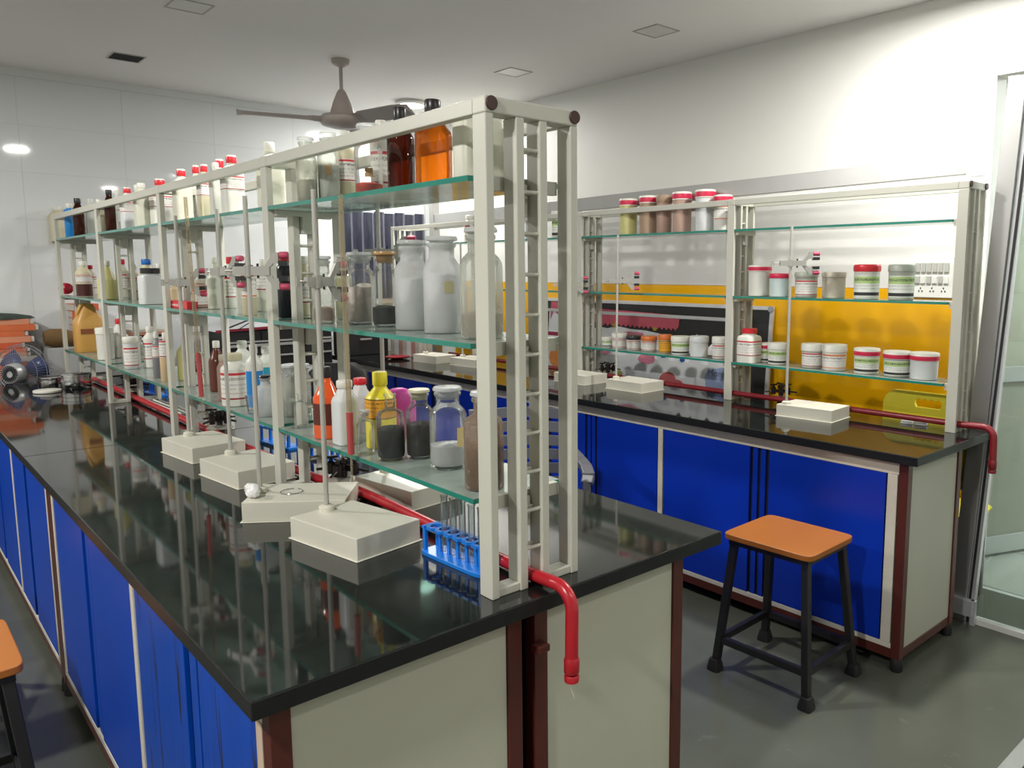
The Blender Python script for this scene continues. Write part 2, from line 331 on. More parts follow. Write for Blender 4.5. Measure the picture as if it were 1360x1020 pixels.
# window with dark vertical blinds on the back wall
w1 = struct('window_1', M().box(2.98, 3.88, YB_-.03, YB_-.004, 1.25, 1.29).box(2.98, 3.02, YB_-.03, YB_-.004, 1.29, 2.2).box(3.84, 3.88, YB_-.03, YB_-.004, 1.29, 2.2).box(2.98, 3.88, YB_-.03, YB_-.004, 2.2, 2.24).mesh('window_1', ALU_L, 0))
part('pane', w1, 3.02, 3.84, YB_-.016, YB_-.01, 1.29, 2.2, mat('pale_window_film', (.62, .64, .64), .2), bev=0)
BL = [mat('blind_navy', (.018, .022, .042), .3, var=.8, scale=8), mat('blind_grey_violet', (.10, .10, .14), .3, var=.5, scale=9)]
for k in range(8):
    x = 3.035+k*.099
    wd = .078
    t = M(); n = 5
    vs = [(wd*q/n, -.012-.006*math.sin(PI*q/n), zz) for zz in (0, 1) for q in range(n+1)]
    zt = 2.03+.01*(k % 2)
    vs = [(a, b, 1.30+c*(zt-1.30)) for a, b, c in vs]
    t.add(vs, [(q, q+1, q+n+2, q+n+1) for q in range(n)])
    put('blind_slat', t.mesh('blind_slat', BL[0 if k % 3 else 0]), w1, (x, YB_-.02, 0))
    put('blind_edge', boxm('blind_edge', x+wd, x+wd+.018, YB_-.034, YB_-.03, 1.30, zt, BL[1]), w1)

# aluminium partition frame: far post, long rail, near post, glazed bay with its glass
fr = thing('aluminium_partition', 'aluminium partition frame, long rail over the far bench with glazed bay', 'partition')
part('far_post', fr, 3.47, 3.53, 5.55, 5.61, 0, 2.1, ALU)
ra, rb = (3.5, 1.36, 1.982), (3.5, 5.55, 1.945)
put('long_rail', M().bar(ra, rb, .04, .082).mesh('long_rail', ALU, 0), fr, bev=.002)
put('bracket', M().box(3.47, 3.53, 1.33, 1.39, 1.93, 1.945).box(3.47, 3.478, 1.325, 1.39, 1.945, 2.03).mesh('bracket', ALU_L, 0), fr)
pb, pt = Vector((3.50, 1.325, 0)), Vector((3.50, 1.215, 2.31))
put('near_post', M().bar(pb, pt, .05, .07).mesh('near_post', ALU, 0), fr, bev=.002)
put('gasket', M().bar(pb+Vector((-.012, -.045, 0)), pt+Vector((-.012, -.045, -.3)), .012, .010).mesh('gasket', BLACK, 0), fr)
put('inner_stile', M().bar(pb+Vector((0, -.052, .03)), pt+Vector((0, -.052, -.05)), .03, .028).mesh('inner_stile', ALU_L, 0), fr)
put('head_rail', M().bar((3.5, 1.178, 2.285), (3.5, -.6, 2.285), .044, .048).mesh('head_rail', ALU_L, 0), fr, bev=.002)
put('sill_rail', M().bar((3.5, 1.25, .012), (3.5, -.6, .012), .04, .024).mesh('sill_rail', mat('white_sill', (.7, .7, .68), .4), 0), fr)
put('glass_pane', M().add([(3.5, 1.245, .024), (3.5, -.6, .024), (3.5, -.6, 2.26), (3.5, 1.15, 2.26), (3.506, 1.245, .024), (3.506, -.6, .024), (3.506, -.6, 2.26), (3.506, 1.15, 2.26)], [(0, 1, 2, 3), (7, 6, 5, 4)]).mesh('glass_pane', PANE, 0), fr)
put('foot_bracket', M().box(3.445, 3.475, 1.25, 1.40, .04, .11).box(3.455, 3.475, 1.24, 1.26, .0, .11).mesh('foot_bracket', ALU_L, 0), fr)
# door ajar beyond the glass
d = thing('corridor_door', 'aluminium framed door with frosted pane standing ajar beyond the glass', 'door', (3.98, 1.70, 0), math.atan2(-.133, .31))
part('stile', d, 0, .06, -.02, .02, .02, 2.2, ALU_L); part('stile', d, .76, .82, -.02, .02, .02, 2.2, ALU_L)
part('rail', d, .06, .76, -.018, .018, .02, .115, ALU_L); part('rail', d, .06, .76, -.018, .018, .955, 1.035, ALU_L); part('rail', d, .06, .76, -.018, .018, 2.06, 2.2, ALU_L)
part('lower_panel', d, .06, .76, -.006, .006, .115, .955, mat('beige_door_panel', (.42, .42, .36), .4), bev=0)
part('upper_pane', d, .06, .76, -.005, .005, 1.035, 2.06, mat('frosted_cream_pane', (.50, .51, .42), .25), bev=0)
put('knob', M().lathe([(.012, 0), (.012, .03), (.03, .04), (.032, .06), (.015, .075)], 20, T=Matrix.Rotation(PI/2, 4, 'X')).mesh('knob', WCAP), d, (.34, -.02, 1.10))
# floor threshold at the lower right
th = thing('threshold_strip', 'grey metal threshold strip on the floor at the lower right corner', 'floor strip', (2.9, .765, 0))
part('strip', th, -.9, .55, -.022, .03, 0, .006, ALU); part('track', th, -.9, .55, -.06, -.022, 0, .004, BLACK)

# ------------------------------------------------------------------ benches
ZB = .86
# near bench worktop
def slab_thing(label, x0, x1, y0, y1, splits, m):
    t = thing('worktop', label, 'worktop', ((x0+x1)/2, y0, .825))
    ys = [y0]+splits+[y1]
    for a, b in zip(ys[:-1], ys[1:]):
        g = M(); hx, ly = (x1-x0)/2, (b-a)-.0016
        g.box(-hx, hx, -ly/2, ly/2, 0, .035); g.m = [1, 0, 1, 1, 1, 1]
        put('granite_slab', g.mesh('granite_slab', [m, GRANITE_E], 0), t, (0, (a+b)/2-y0, 0), bev=.003)
    return t
slab_thing('long polished black granite worktop of the near bench with one joint', .406, 1.6155, 1.216, 5.72, [3.47], GRANITE)
slab_thing('black granite worktop of the far bench along the yellow wall', 2.79, 3.47, 1.23, 6.03, [3.5], GRANITE)
foot_me = M().lathe([(.021, 0), (.024, .004), (.022, .045), (.019, .055)], 16).mesh('rubber_foot', BLACK)
def cabinet(name, label, fx, bx, y0, y1, doors, front=-1, endpanel=True, group=None, gaps=(), strips=(), ztop=.825):
    """fx front plane x, bx back plane x"""
    t = thing(name, label, 'cabinet', ((fx+bx)/2, (y0+y1)/2, 0), 0, group)
    ox, oy = (fx+bx)/2, (y0+y1)/2
    s = 1 if bx > fx else -1
    def P(nm, xa, xb, ya, yb, za, zb, m, **k): return part(nm, t, min(xa, xb)-ox, max(xa, xb)-ox, ya-oy, yb-oy, za, zb, m, **k)
    for x in (fx+s*.018, bx-s*.018):
        for y in (y0+.018, y1-.018):
            p = P('post', x-.018, x+.018, y-.018, y+.018, .05, ztop-.001, BROWN)
            put('rubber_foot', foot_me, p, (0, 0, -.05))
    for y in (y0+.018, y1-.018): P('end_rail', fx+s*.037, bx-s*.037, y-.014, y+.014, .05, .085, BROWN)
    for x in (fx+s*.018, bx-s*.018): P('base_rail', x-.016, x+.016, y0+.037, y1-.037, .05, .088, BROWN)
    P('end_panel', fx+s*.037, bx-s*.037, y0+.006, y0+.016, .086, ztop-.001, ENDP)
    P('carcass', fx+s*.014, bx-s*.004, y0+.037, y1-.037, .09, ztop-.002, DARKGAP, bev=0)
    P('top_strip', fx+s*.001, fx+s*.013, y0+.037, y1-.037, .775, ztop-.002, STRIP)
    P('bottom_strip', fx+s*.001, fx+s*.013, y0+.037, y1-.037, .088, .108, STRIP)
    for (a, b, m) in doors: P('door', fx+s*.002, fx+s*.013, a, b, .109, .774, m)
    for (a, b, m) in strips: P('upright_strip', fx, fx+s*.013, a, b, .109, .774, m)
    for (a, b, m) in gaps: P('door_edge', fx+s*.006, fx+s*.013, a, b, .109, .774, m)
    return t
GL = 'cabinets under the near bench, facing the left aisle'
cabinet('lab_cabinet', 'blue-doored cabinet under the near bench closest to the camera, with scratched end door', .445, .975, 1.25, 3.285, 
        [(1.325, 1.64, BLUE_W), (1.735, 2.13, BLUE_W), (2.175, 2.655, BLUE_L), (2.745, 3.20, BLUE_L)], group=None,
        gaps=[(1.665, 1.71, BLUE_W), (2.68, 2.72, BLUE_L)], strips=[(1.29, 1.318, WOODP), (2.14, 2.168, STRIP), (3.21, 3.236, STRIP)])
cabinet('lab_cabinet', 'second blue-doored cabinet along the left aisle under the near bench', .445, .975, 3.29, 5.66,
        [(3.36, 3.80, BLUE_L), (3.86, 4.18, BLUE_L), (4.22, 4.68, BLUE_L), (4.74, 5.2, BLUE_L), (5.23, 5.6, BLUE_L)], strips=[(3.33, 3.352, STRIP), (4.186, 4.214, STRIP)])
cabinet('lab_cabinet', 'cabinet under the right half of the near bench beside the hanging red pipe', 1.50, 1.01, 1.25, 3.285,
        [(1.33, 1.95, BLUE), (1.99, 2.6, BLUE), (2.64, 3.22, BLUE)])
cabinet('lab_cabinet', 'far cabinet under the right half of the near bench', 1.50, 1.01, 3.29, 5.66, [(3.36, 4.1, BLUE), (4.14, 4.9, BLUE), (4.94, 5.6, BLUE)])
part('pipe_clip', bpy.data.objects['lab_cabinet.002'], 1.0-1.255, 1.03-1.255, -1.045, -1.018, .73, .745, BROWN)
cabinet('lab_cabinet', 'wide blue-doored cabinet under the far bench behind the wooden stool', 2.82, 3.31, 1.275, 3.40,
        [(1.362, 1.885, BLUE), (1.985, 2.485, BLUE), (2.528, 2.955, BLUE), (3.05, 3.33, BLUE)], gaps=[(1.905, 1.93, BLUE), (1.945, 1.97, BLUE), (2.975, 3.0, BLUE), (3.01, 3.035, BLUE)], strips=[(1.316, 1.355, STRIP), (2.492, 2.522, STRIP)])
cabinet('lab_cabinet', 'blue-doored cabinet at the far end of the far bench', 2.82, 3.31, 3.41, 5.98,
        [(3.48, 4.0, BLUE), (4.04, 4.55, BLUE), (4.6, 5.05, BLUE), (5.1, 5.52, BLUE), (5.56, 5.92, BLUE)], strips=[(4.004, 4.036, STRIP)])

# ------------------------------------------------------------------ shelf racks
ZT = 1.872
SH = [1.715, 1.378, 1.051]          # underside of the glass
TH = .011
def rack(label, x0, w, y0, s, zt, tube, ngl, shz):
    t = thing('shelf_rack', label, 'shelving', (x0, y0, ZB))
    k = w/.239; p = .044
    xs = [(0, .019*k), (.075*k, .095*k), (.135*k, .155*k), (w-.020*k, w)]
    H = zt-ZB
    pm = [boxm('post', a, b, 0, p, .0, H-.032, CREAM) for a, b in xs]
    fm = [boxm('foot_bar', xs[0][1], xs[1][0], .004, p-.004, .0, .018, CREAM), boxm('foot_bar', xs[2][1], xs[3][0], .004, p-.004, .0, .018, CREAM)]
    tb = boxm('top_bar', 0, w, 0, p, H-.032, H, CREAM)
    xa, xb = xs[1][1], xs[2][0]
    rung = M().tube([(xa-.004, 0, 0), (xb+.004, 0, 0)], .0042, 10).mesh('rung', CREAM_D)
    sb = boxm('shelf_bearer', xs[0][1], xs[3][0], 0, .016, -.016, 0, CREAM)
    sb0 = boxm('shelf_bearer', xs[0][1], xs[3][0], 0, .016, -.016, .012, CREAM)
    br = boxm('hook_bracket', xa+.004, xb-.004, 0, .03, -.055, .012, CREAM)
    cap = M().lathe([(.013, 0), (.014, .003), (.013, .005)], 20, T=Matrix.Rotation(PI/2, 4, 'X')).mesh('end_cap', CAPBR)
    for i in range(5):
        y = i*s
        for m in pm: put('post', m, t, (0, y, 0), bev=.002)
        for m in fm: put('foot_bar', m, t, (0, y, 0), bev=.002)
        put('top_bar', tb, t, (0, y, 0), bev=.003)
        for j in range(11):
            z = .945+.0835*j-ZB
            if z > H-.05: continue
            put('rung', rung, t, (0, y+.010, z))
            if i < 3: put('rung', rung, t, (0, y+p-.010, z))
        for z in shz:
            if i < 4: put('shelf_bearer', sb if i else sb0, t, (0, y+p+.001, z-ZB))
            if i > 0: put('shelf_bearer', sb, t, (0, y-.017, z-ZB))
            put('hook_bracket', br, t, (0, y-.016 if i else y+p-.008, z-ZB-.012), bev=.001)
    put('end_cap', cap, t, (.012*k+.002, 0, H-.014)); put('end_cap', cap, t, (w-.010*k, 0, H-.014))
    for i in range(4):
        a, b = i*s+p, (i+1)*s
        for (u0, u1) in ((.001, .024*k), (w-.024*k, w-.001)):
            put('top_rail', boxm('top_rail', u0, u1, a+.0005, b-.0005, H-.031, H-.001, CREAM), t, bev=.002)
        if i == 0: a += .0175
        for z in shz:
            g = M()
            g.add([(0, a+.001, 0), (w, a+.001, 0), (w, b-.001, 0), (0, b-.001, 0), (0, a+.001, TH), (w, a+.001, TH), (w, b-.001, TH), (0, b-.001, TH)],
                  [(0, 3, 2, 1), (4, 5, 6, 7)], 0)
            g.add([(0, a+.001, 0), (w, a+.001, 0), (w, b-.001, 0), (0, b-.001, 0), (0, a+.001, TH), (w, a+.001, TH), (w, b-.001, TH), (0, b-.001, TH)],
                  [(0, 1, 5, 4), (1, 2, 6, 5), (2, 3, 7, 6), (3, 0, 4, 7)], 1)
            put('glass_shelf', g.mesh('glass_shelf', [SHELFG, SHELFE], 0), t, (0, 0, z-ZB+.0005))
    return t
AX, AY, AS = .915, 1.27, 1.097
BX, BY, BS = 3.335, 1.32, 1.158
rack('cream steel shelf rack with green-edged glass shelves on the near bench', AX, .239, AY, AS, ZT, 0, 0, SH)
SHB = [1.736, 1.396, 1.052]
rack('cream steel shelf rack with glass shelves on the far bench', BX, .18, BY, BS, 1.90, 0, 0, SHB)

# ------------------------------------------------------------------ bottles and jars
CAMA = lambda x, y: math.atan2(-y, -x)      # azimuth towards the viewer's side of the room
def arc_label(r, z0, z1, mid, span, m, name='paper_label'):
    n = max(12, int(span*7)); vs = []; fs = []
    for zz in (z0, z1):
        for q in range(n+1):
            a = mid-span/2+span*q/n; vs.append((r*math.cos(a), r*math.sin(a), zz))
    for q in range(n): fs.append((q, q+1, q+n+2, q+n+1))
    return M().add(vs, fs).mesh(name, m, 60)
def jar(t, r, h, az, fill=None, lvl=.5, glass=None, lab=None, neck=.62, stopper=True, sm=None, lz=(.42, .55), lspan=.55, loff=0, rag=.03, neckz=.78):
    gm = glass or GLASS
    sh = neckz-.14
    hb = .94 if stopper else 1.0
    prof = [(r*.6, .003), (r*.93, .0), (r, .012*h), (r, sh*h), (r*.97, (sh+.04)*h), (r*.86, (sh+.085)*h), (r*(neck+.08), (sh+.12)*h), (r*neck, neckz*h), (r*neck, (hb-.06)*h), (r*(neck+.1), (hb-.04)*h), (r*(neck+.1), (hb-.01)*h), (r*(neck-.02), hb*h-.001)]
    put('glass_body', M().lathe(prof, 32, cap=False).lathe([(r*.6, .003), (r*.55, .004), (.001, .005)], 32, cap=False).mesh('glass_body', gm, 60), t)
    if stopper:
        put('stopper', M().lathe([(r*(neck-.12), (hb-.09)*h), (r*(neck-.06), hb*h), (r*(neck+.02), (hb+.012)*h), (r*(neck+.16), (hb+.018)*h), (r*(neck+.18), (hb+.035)*h), (r*(neck+.12), h), (.001, h+.001)], 28, cap=False).mesh('stopper', sm or GLASSM, 50), t)
    if fill:
        n = 24; vs = []; prof2 = [(r*.90, .008), (r*.95, .016), (r*.95, lvl*h)]
        m = M().lathe(prof2, n, cap=False)
        top = []
        for q in range(n): top.append((r*.95*math.cos(2*PI*q/n), r*.95*math.sin(2*PI*q/n), lvl*h))
        mid = [(r*.55*math.cos(2*PI*q/n), r*.55*math.sin(2*PI*q/n), lvl*h+random.uniform(-rag, rag)*h) for q in range(n)]
        m.add(top+mid+[(0, 0, lvl*h+rag*h)], [(q, (q+1) % n, n+(q+1) % n, n+q) for q in range(n)]+[(n+q, n+(q+1) % n, 2*n) for q in range(n)])
        m.add([(r*.9*math.cos(2*PI*q/n), r*.9*math.sin(2*PI*q/n), .008) for q in range(n)], [tuple(range(n-1, -1, -1))])
        put('contents', m.mesh('contents', fill, 60), t)
    if lab: put('paper_label', arc_label(r+.0007, lz[0]*h, lz[1]*h, az+loff, lspan, lab), t)
def bottle(t, r, h, az, body, cap, lab=None, lz=(.2, .62), neck=.42, neckz=.84, shz=.72, capw=1.12, square=0, span=2.4, fillband=None, ring=None, sqy=1.0):
    if square:
        secs = [(0, r*.94, r*.94*sqy, 5), (.01*h, r, r*sqy, 5), (shz*h-.06*h, r, r*sqy, 5), (shz*h, r*.93, r*.93*sqy, 4), ((shz+neckz)/2*h, r*.72, r*.72*sqy, 2.6), ((neckz-.02)*h, r*(neck+.08), r*(neck+.08), 2), (neckz*h, r*neck, r*neck, 2), (.975*h, r*neck, r*neck, 2)]
        put('body', M().loft(secs, 36).mesh('body', body, 40), t)
        if lab:
            secs = [(lz[0]*h, r+.0007, r*sqy+.0007, 5), (lz[1]*h, r+.0007, r*sqy+.0007, 5)]
            put('paper_label', M().loft(secs, 36).mesh('paper_label', lab, 40), t)
    else:
        prof = [(r*.93, 0), (r, .012*h), (r, (shz-.03)*h), (r*.95, (shz+.01)*h), (r*.78, (shz+.05)*h), (r*(neck+.1), (neckz-.03)*h), (r*neck, neckz*h), (r*neck, .975*h)]
        put('body', M().lathe(prof, 30).mesh('body', body, 40), t)
        if lab: put('paper_label', arc_label(r+.0007, lz[0]*h, lz[1]*h, az, span, lab), t)
        if fillband: put('liquid_band', arc_label(r+.0004, fillband[1]*h, fillband[2]*h, az, 6.28, fillband[0], 'liquid_band'), t)
    if cap:
        m = M().lathe([(r*neck*capw, (neckz+.025)*h), (r*neck*capw*1.03, (neckz+.03)*h), (r*neck*capw*1.03, .985*h), (r*neck*capw*.93, h)], 24)
        put('cap', m.mesh('cap', cap, 40), t)
        if ring: put('cap_top', M().lathe([(r*neck*capw*.98, .955*h), (r*neck*capw*.98, h), (r*neck*capw*.9, h+.004)], 24).mesh('cap_top', ring, 40), t)
def tub(t, r, h, az, body, band, lab=None, lidc=None, lz=(.08, .68), span=2.4, bz=(.82, .94), lb=.79):
    put('body', M().lathe([(r*.88, 0), (r*.94, .015*h), (r*.97, .5*h), (r*.97, .8*h)], 32).mesh('body', body, 40), t)
    put('lid', M().lathe([(r*.99, lb*h), (r*1.03, (lb+.01)*h), (r*1.03, .95*h), (r*.97, .99*h), (r*.6, h)], 32).mesh('lid', lidc or WCAP, 40), t)
    if band: put('lid_band', M().lathe([(r*1.032, bz[0]*h), (r*1.038, (bz[0]+.01)*h), (r*1.038, (bz[1]-.01)*h), (r*1.032, bz[1]*h)], 32, cap=False).mesh('lid_band', band, 40), t)
    if lab: put('paper_label', arc_label(r*.972+.0007, lz[0]*h, lz[1]*h, az, span, lab), t)

POW = {k: mat('powder_'+k, c, .85, var=v, scale=s, bump=.5, bscale=70) for k, c, v, s in [
    ('white', (.85, .86, .88), .05, 30), ('red', (.65, .05, .02), .5, 70), ('rust', (.45, .17, .07), .4, 60), ('crystal', (.80, .68, .62), .3, 60), ('darkgreen', (.015, .02, .013), .5, 60),
    ('beige', (.60, .48, .38), .3, 70), ('olive', (.40, .38, .10), .3, 50), ('black', (.02, .02, .018), .5, 90), ('ink', (.018, .012, .012), .3, 60), ('snow', (.93, .94, .95), .05, 40), ('brown', (.20, .11, .06), .5, 60), ('pale', (.50, .48, .36), .2, 60), ('grey', (.5, .52, .5), .1, 30)]}
GN = {0: 'bottles and jars on the top glass shelf of the near rack', 1: 'bottles and jars on the middle glass shelf of the near rack', 2: 'bottles and jars on the lowest glass shelf of the near rack'}
GB = {0: 'tubs on the top glass shelf of the far rack', 1: 'tubs on the middle glass shelf of the far rack', 2: 'jars on the lowest glass shelf of the far rack'}
def place(rackid, lev, name, cat, label, uL, uR, vT, X, rot=None):
    zs = ((SH if rackid == 0 else SHB)[lev])+TH+.001
    u = (uL+uR)/2
    p = onx(u, 400, X); dp = depth((X, p.y, zs+.1))
    r = (uR-uL)*dp/FPX/2
    rx0, rw, ry, rs = (AX, .239, AY, AS) if rackid == 0 else (BX, .18, BY, BS)
    if lev == 0 and 2*r < rw-.054: X = min(max(X, rx0+.027+r), rx0+rw-.027-r)      # stand clear of the top rails
    p = onx(u, 400, X)
    for i in range(5):                                                             # and of the upright frames
        yc_ = ry+i*rs+.022
        if abs(p.y-yc_) < r*1.04+.041: p.y = yc_+math.copysign(r*1.04+.041, p.y-yc_ if i else 1)
    top = onx(u, vT, X); h = top.z-zs
    t = thing(name, label, cat, (X, p.y, zs), 0, (GN if rackid == 0 else GB)[lev])
    return t, r, h, CAMA(X, p.y)
F, Bk, C = .967, 1.098, 1.032
HW = HD
def add_bottle(rk, lev, l, uL, uR, vT, X, body, cap, name='plastic_bottle', cat='bottle', **k):
    t, r, h, a = place(rk, lev, name, cat, l, uL, uR, vT, X); bottle(t, r, h, a, body, cap, **k)
def add_jar(rk, lev, l, uL, uR, vT, X, name='reagent_jar', **k):
    t, r, h, a = place(rk, lev, name, 'jar', l, uL, uR, vT, X); jar(t, r, h, a, **k)
def add_tub(rk, lev, l, uL, uR, vT, X, body, band, **k):
    t, r, h, a = place(rk, lev, 'reagent_tub', 'tub', l, uL, uR, vT, X)
    if lev == 2 and rk == 1: k.setdefault('bz', (.72, .88)); k.setdefault('lb', .70); k.setdefault('lz', (.08, .64))
    tub(t, r, h, a, body, band, **k)
#--- near rack, top shelf
q = dict(neck=.45)
add_bottle(0, 0, 'tall translucent white bottle with red-lined label just past the second frame', 352, 383, 186, C, HW['milk'], WCAP, square=1, shz=.74, neck=.38)
add_jar(0, 0, 'clear stoppered jar with a little yellowish residue on the top shelf', 401, 428, 180, F, fill=POW['pale'], lvl=.36, glass=GLASSD)
add_jar(0, 0, 'clear stoppered jar with a tan paper square, beside the yellowish residue jar', 429, 457, 174, C, fill=POW['grey'], lvl=.55, lab=L_TAN, lz=(.40, .54), glass=GLASSD)
add_bottle(0, 0, 'white bottle with red-lined label behind two clear stoppered jars', 453, 480, 172, Bk, HW['cream'], WCAP, lab=L_RED, lz=(.32, .62))
add_jar(0, 0, 'stoppered jar of red granules with a tan square label', 477, 514, 163, C, fill=POW['red'], lvl=.20, lab=L_TAN, lz=(.28, .40))
add_bottle(0, 0, 'tall white bottle standing behind the jar of red granules', 498, 528, 158, Bk, HW['white'], WCAP, lab=L_RED)
add_bottle(0, 0, 'dark brown glass bottle with black cap beside the bright amber one', 520, 556, 141, C, AMBERL, KCAP, name='amber_bottle', neck=.42, shz=.66, neckz=.80, fillband=None)
add_bottle(0, 0, 'bright amber glass bottle with black cap, largest on the top shelf', 556, 605, 131, C, AMBER, KCAP, name='amber_bottle', neck=.38, shz=.64, neckz=.82)
add_bottle(0, 0, 'large translucent white canister at the near end of the top shelf', 606, 672, 133, 1.04, HW['milk'], WCAP, name='plastic_canister', square=1, neck=.36, shz=.80, neckz=.88, sqy=.6)
add_bottle(0, 0, 'small bottle with yellow label behind the near end frame', 668, 690, 185, 1.12, HW['white'], WCAP, lab=L_YEL, lz=(.12, .75), neck=.5)
for (u0, u1, v, cap, body, lb, X, lab_) in [
    (304, 330, 205, RED, 'white', L_RED, F, 'white bottle with red cap and red-lined label, nearest the second frame on the top shelf'),
    (291, 312, 210, RED, 'milk', None, Bk, 'milky bottle with red cap tucked behind its bigger red-capped neighbour'),
    (288, 304, 213, WCAP, 'white', None, F, 'slim white-capped bottle between red-capped bottles on the top shelf'),
    (272, 290, 217, RED, 'cream', L_RED, F, 'cream bottle with red cap and faint red print on the top shelf'),
    (262, 278, 218, RED, 'milk', None, Bk, 'milky red-capped bottle behind the cream one on the top shelf'),
    (240, 262, 223, RED, 'milk', None, F, 'milky white bottle with red cap standing apart on the top shelf'),
    (210, 235, 236, RED, 'white', L_RED, C, 'white red-capped bottle with large red-lined label at the third frame'),
    (188, 207, 240, WCAP, 'milk', None, F, 'plain milky bottle with white cap left of the third frame'),
    (183, 200, 243, WCAP, 'white', None, Bk, 'white-capped bottle behind the third frame'),
    (170, 188, 247, RED, 'pale', L_RED, F, 'pale bottle with red cap and tiny red print, far half of the top shelf'),
    (159, 174, 249, WCAP, 'pale', None, Bk, 'pale white-capped bottle behind the dark slim bottle'),
    (135, 147, 262, WCAP, 'cream', None, F, 'cream bottle with small cap left of the slim dark bottle'),
    (122, 135, 261, WCAP, 'white', None, Bk, 'white bottle at the fourth frame on the top shelf'),
    (76, 96, 271, WCAP, 'cream', None, C, 'yellowed bottle standing farthest away on the top shelf')]:
    add_bottle(0, 0, lab_, u0, u1, v, X, HW[body], cap, lab=lb, lz=(.42, .66), square=1, neck=.44, shz=.78, neckz=.86, ring=WCAP if cap is RED else None)
add_bottle(0, 0, 'slim dark brown bottle with black cap on the far half of the top shelf', 146, 159, 249, F, AMBERL, KCAP, name='amber_bottle', neck=.5, shz=.7)
add_bottle(0, 0, 'dark brown bottle with black cap beside the bright blue bottle', 106, 120, 260, F, AMBERL, KCAP, name='amber_bottle', neck=.5, shz=.7)
add_bottle(0, 0, 'bottle wrapped in bright blue film at the far end of the top shelf', 95, 108, 267, F, HW['blue'], WCAP, neck=.5, shz=.78)
#--- near rack, middle shelf
t, r, h, a = place(0, 1, 'lying_bottle', 'bottle', 'crimson squeeze bottle lying on its side at the far end', 82, 104, 377, F)
put('body', M().lathe([(.012, 0), (.016, .003), (.017, .02), (.034, .032), (.036, .10), (.030, .108)], 24, T=Matrix.Translation((0, -.06, .037)) @ Matrix.Rotation(-PI/2, 4, 'X')).mesh('body', HW['red']), t)
add_bottle(0, 1, 'clear bottle holding maroon liquid, red-lined, near the far end', 104, 123, 347, F, HW['cream'], WCAP, lab=L_RED, lz=(.40, .62), fillband=(HW['maroon'], .02, .36), shz=.7)
add_bottle(0, 1, 'white bottle with a red stripe beside the maroon liquid bottle', 119, 133, 352, Bk, HW['white'], RED, lab=L_RED)
add_bottle(0, 1, 'yellowish translucent bottle with sloping shoulders on the middle shelf', 133, 156, 346, F, HW['lime'], WCAP, neck=.34, shz=.52, neckz=.84)
add_bottle(0, 1, 'milky bottle with red cap seen behind the yellowish bottle', 157, 173, 344, Bk, HW['milk'], RED, lab=L_RED)
add_bottle(0, 1, 'white bottle with red-lined label left of the black-topped canister', 172, 188, 351, Bk, HW['white'], WCAP, lab=L_RED)
add_bottle(0, 1, 'square white canister with a wide black screw top', 188, 216, 356, F, HW['pale'], KCAP, name='plastic_canister', square=1, neck=.74, neckz=.82, shz=.80)
add_bottle(0, 1, 'white bottle with bright blue cap behind the black-topped canister', 188, 206, 344, 1.11, HW['cream'], BLUC, square=1, neck=.55)
add_bottle(0, 1, 'pale bottle at the third frame on the middle shelf', 206, 223, 350, Bk, HW['milk'], WCAP)
add_bottle(0, 1, 'peach-coloured bottle behind the small red box', 226, 240, 377, Bk, HW['orangey'], WCAP)
add_bottle(0, 1, 'small square bottle with striped pinkish label beside the red box', 257, 275, 372, C, HW['mauve'], HW['sand'], lab=L_RED, lz=(.05, .65), square=1, neck=.7, neckz=.86, shz=.8)
add_bottle(0, 1, 'plain milky bottle with long shoulders, right of the striped small bottle', 277, 299, 341, C, HW['milk'], WCAP, neck=.3, shz=.6, neckz=.86)
add_bottle(0, 1, 'white bottle with red cap and red-lined label on the middle shelf', 299, 317, 341, Bk, HW['white'], RED, lab=L_RED)
add_bottle(0, 1, 'narrow white bottle between two clamp arms', 314, 323, 355, F, HW['white'], WCAP)
add_bottle(0, 1, 'cream bottle with an orange-lined label left of the second frame', 322, 341, 340, F, HW['cream'], WCAP, lab=L_ORA, lz=(.3, .72), neck=.3)
add_bottle(0, 1, 'broad milky bottle half hidden by the second frame', 340, 362, 344, Bk, HW['milk'], WCAP, lab=L_RED, neck=.3, lz=(.4, .8))
add_bottle(0, 1, 'tall black-blue bottle with red cap behind the second frame', 369, 391, 338, 1.0, HW['dark'], RED, neck=.5, shz=.78)
add_bottle(0, 1, 'cream bottle with red band at its neck behind the post', 397, 414, 340, Bk, HW['cream'], WCAP, lab=L_RED, neck=.6)
add_jar(0, 1, 'glass jar holding rust-brown grains, half behind a stand rod', 416, 444, 340, F, fill=POW['rust'], lvl=.22, glass=GLASSD)
add_jar(0, 1, 'stoppered jar filled with yellow-green lumps', 446, 468, 338, Bk, fill=POW['olive'], lvl=.62, glass=GLASSD)
add_jar(0, 1, 'stoppered jar heaped with pinkish white crystals', 459, 499, 335, C, fill=POW['crystal'], lvl=.52, glass=GLASS, neck=.66, rag=.05)
add_jar(0, 1, 'stoppered jar with rust-stained neck over dark green powder', 494, 530, 334, C, fill=POW['darkgreen'], lvl=.26, neck=.66, sm=mat('rust_stained_glass', (.42, .24, .09), .3, var=.5, scale=40))
add_jar(0, 1, 'large milky stoppered jar beside the rust-stained one', 525, 571, 319, C, fill=POW['white'], lvl=.56, glass=GLASSM, neck=.64, sm=GLASSM)
add_jar(0, 1, 'largest milky stoppered jar with two small paper squares', 563, 613, 314, C, fill=POW['white'], lvl=.6, glass=GLASSM, neck=.66, lab=L_OLIVE, lz=(.42, .54), lspan=.5, loff=.35)
add_jar(0, 1, 'stoppered jar with peach label over beige grains at the near frame', 611, 668, 302, 1.01, fill=POW['beige'], lvl=.22, glass=GLASSD, neck=.6, lab=L_PEACH, lz=(.40, .50), lspan=.6, loff=.1)
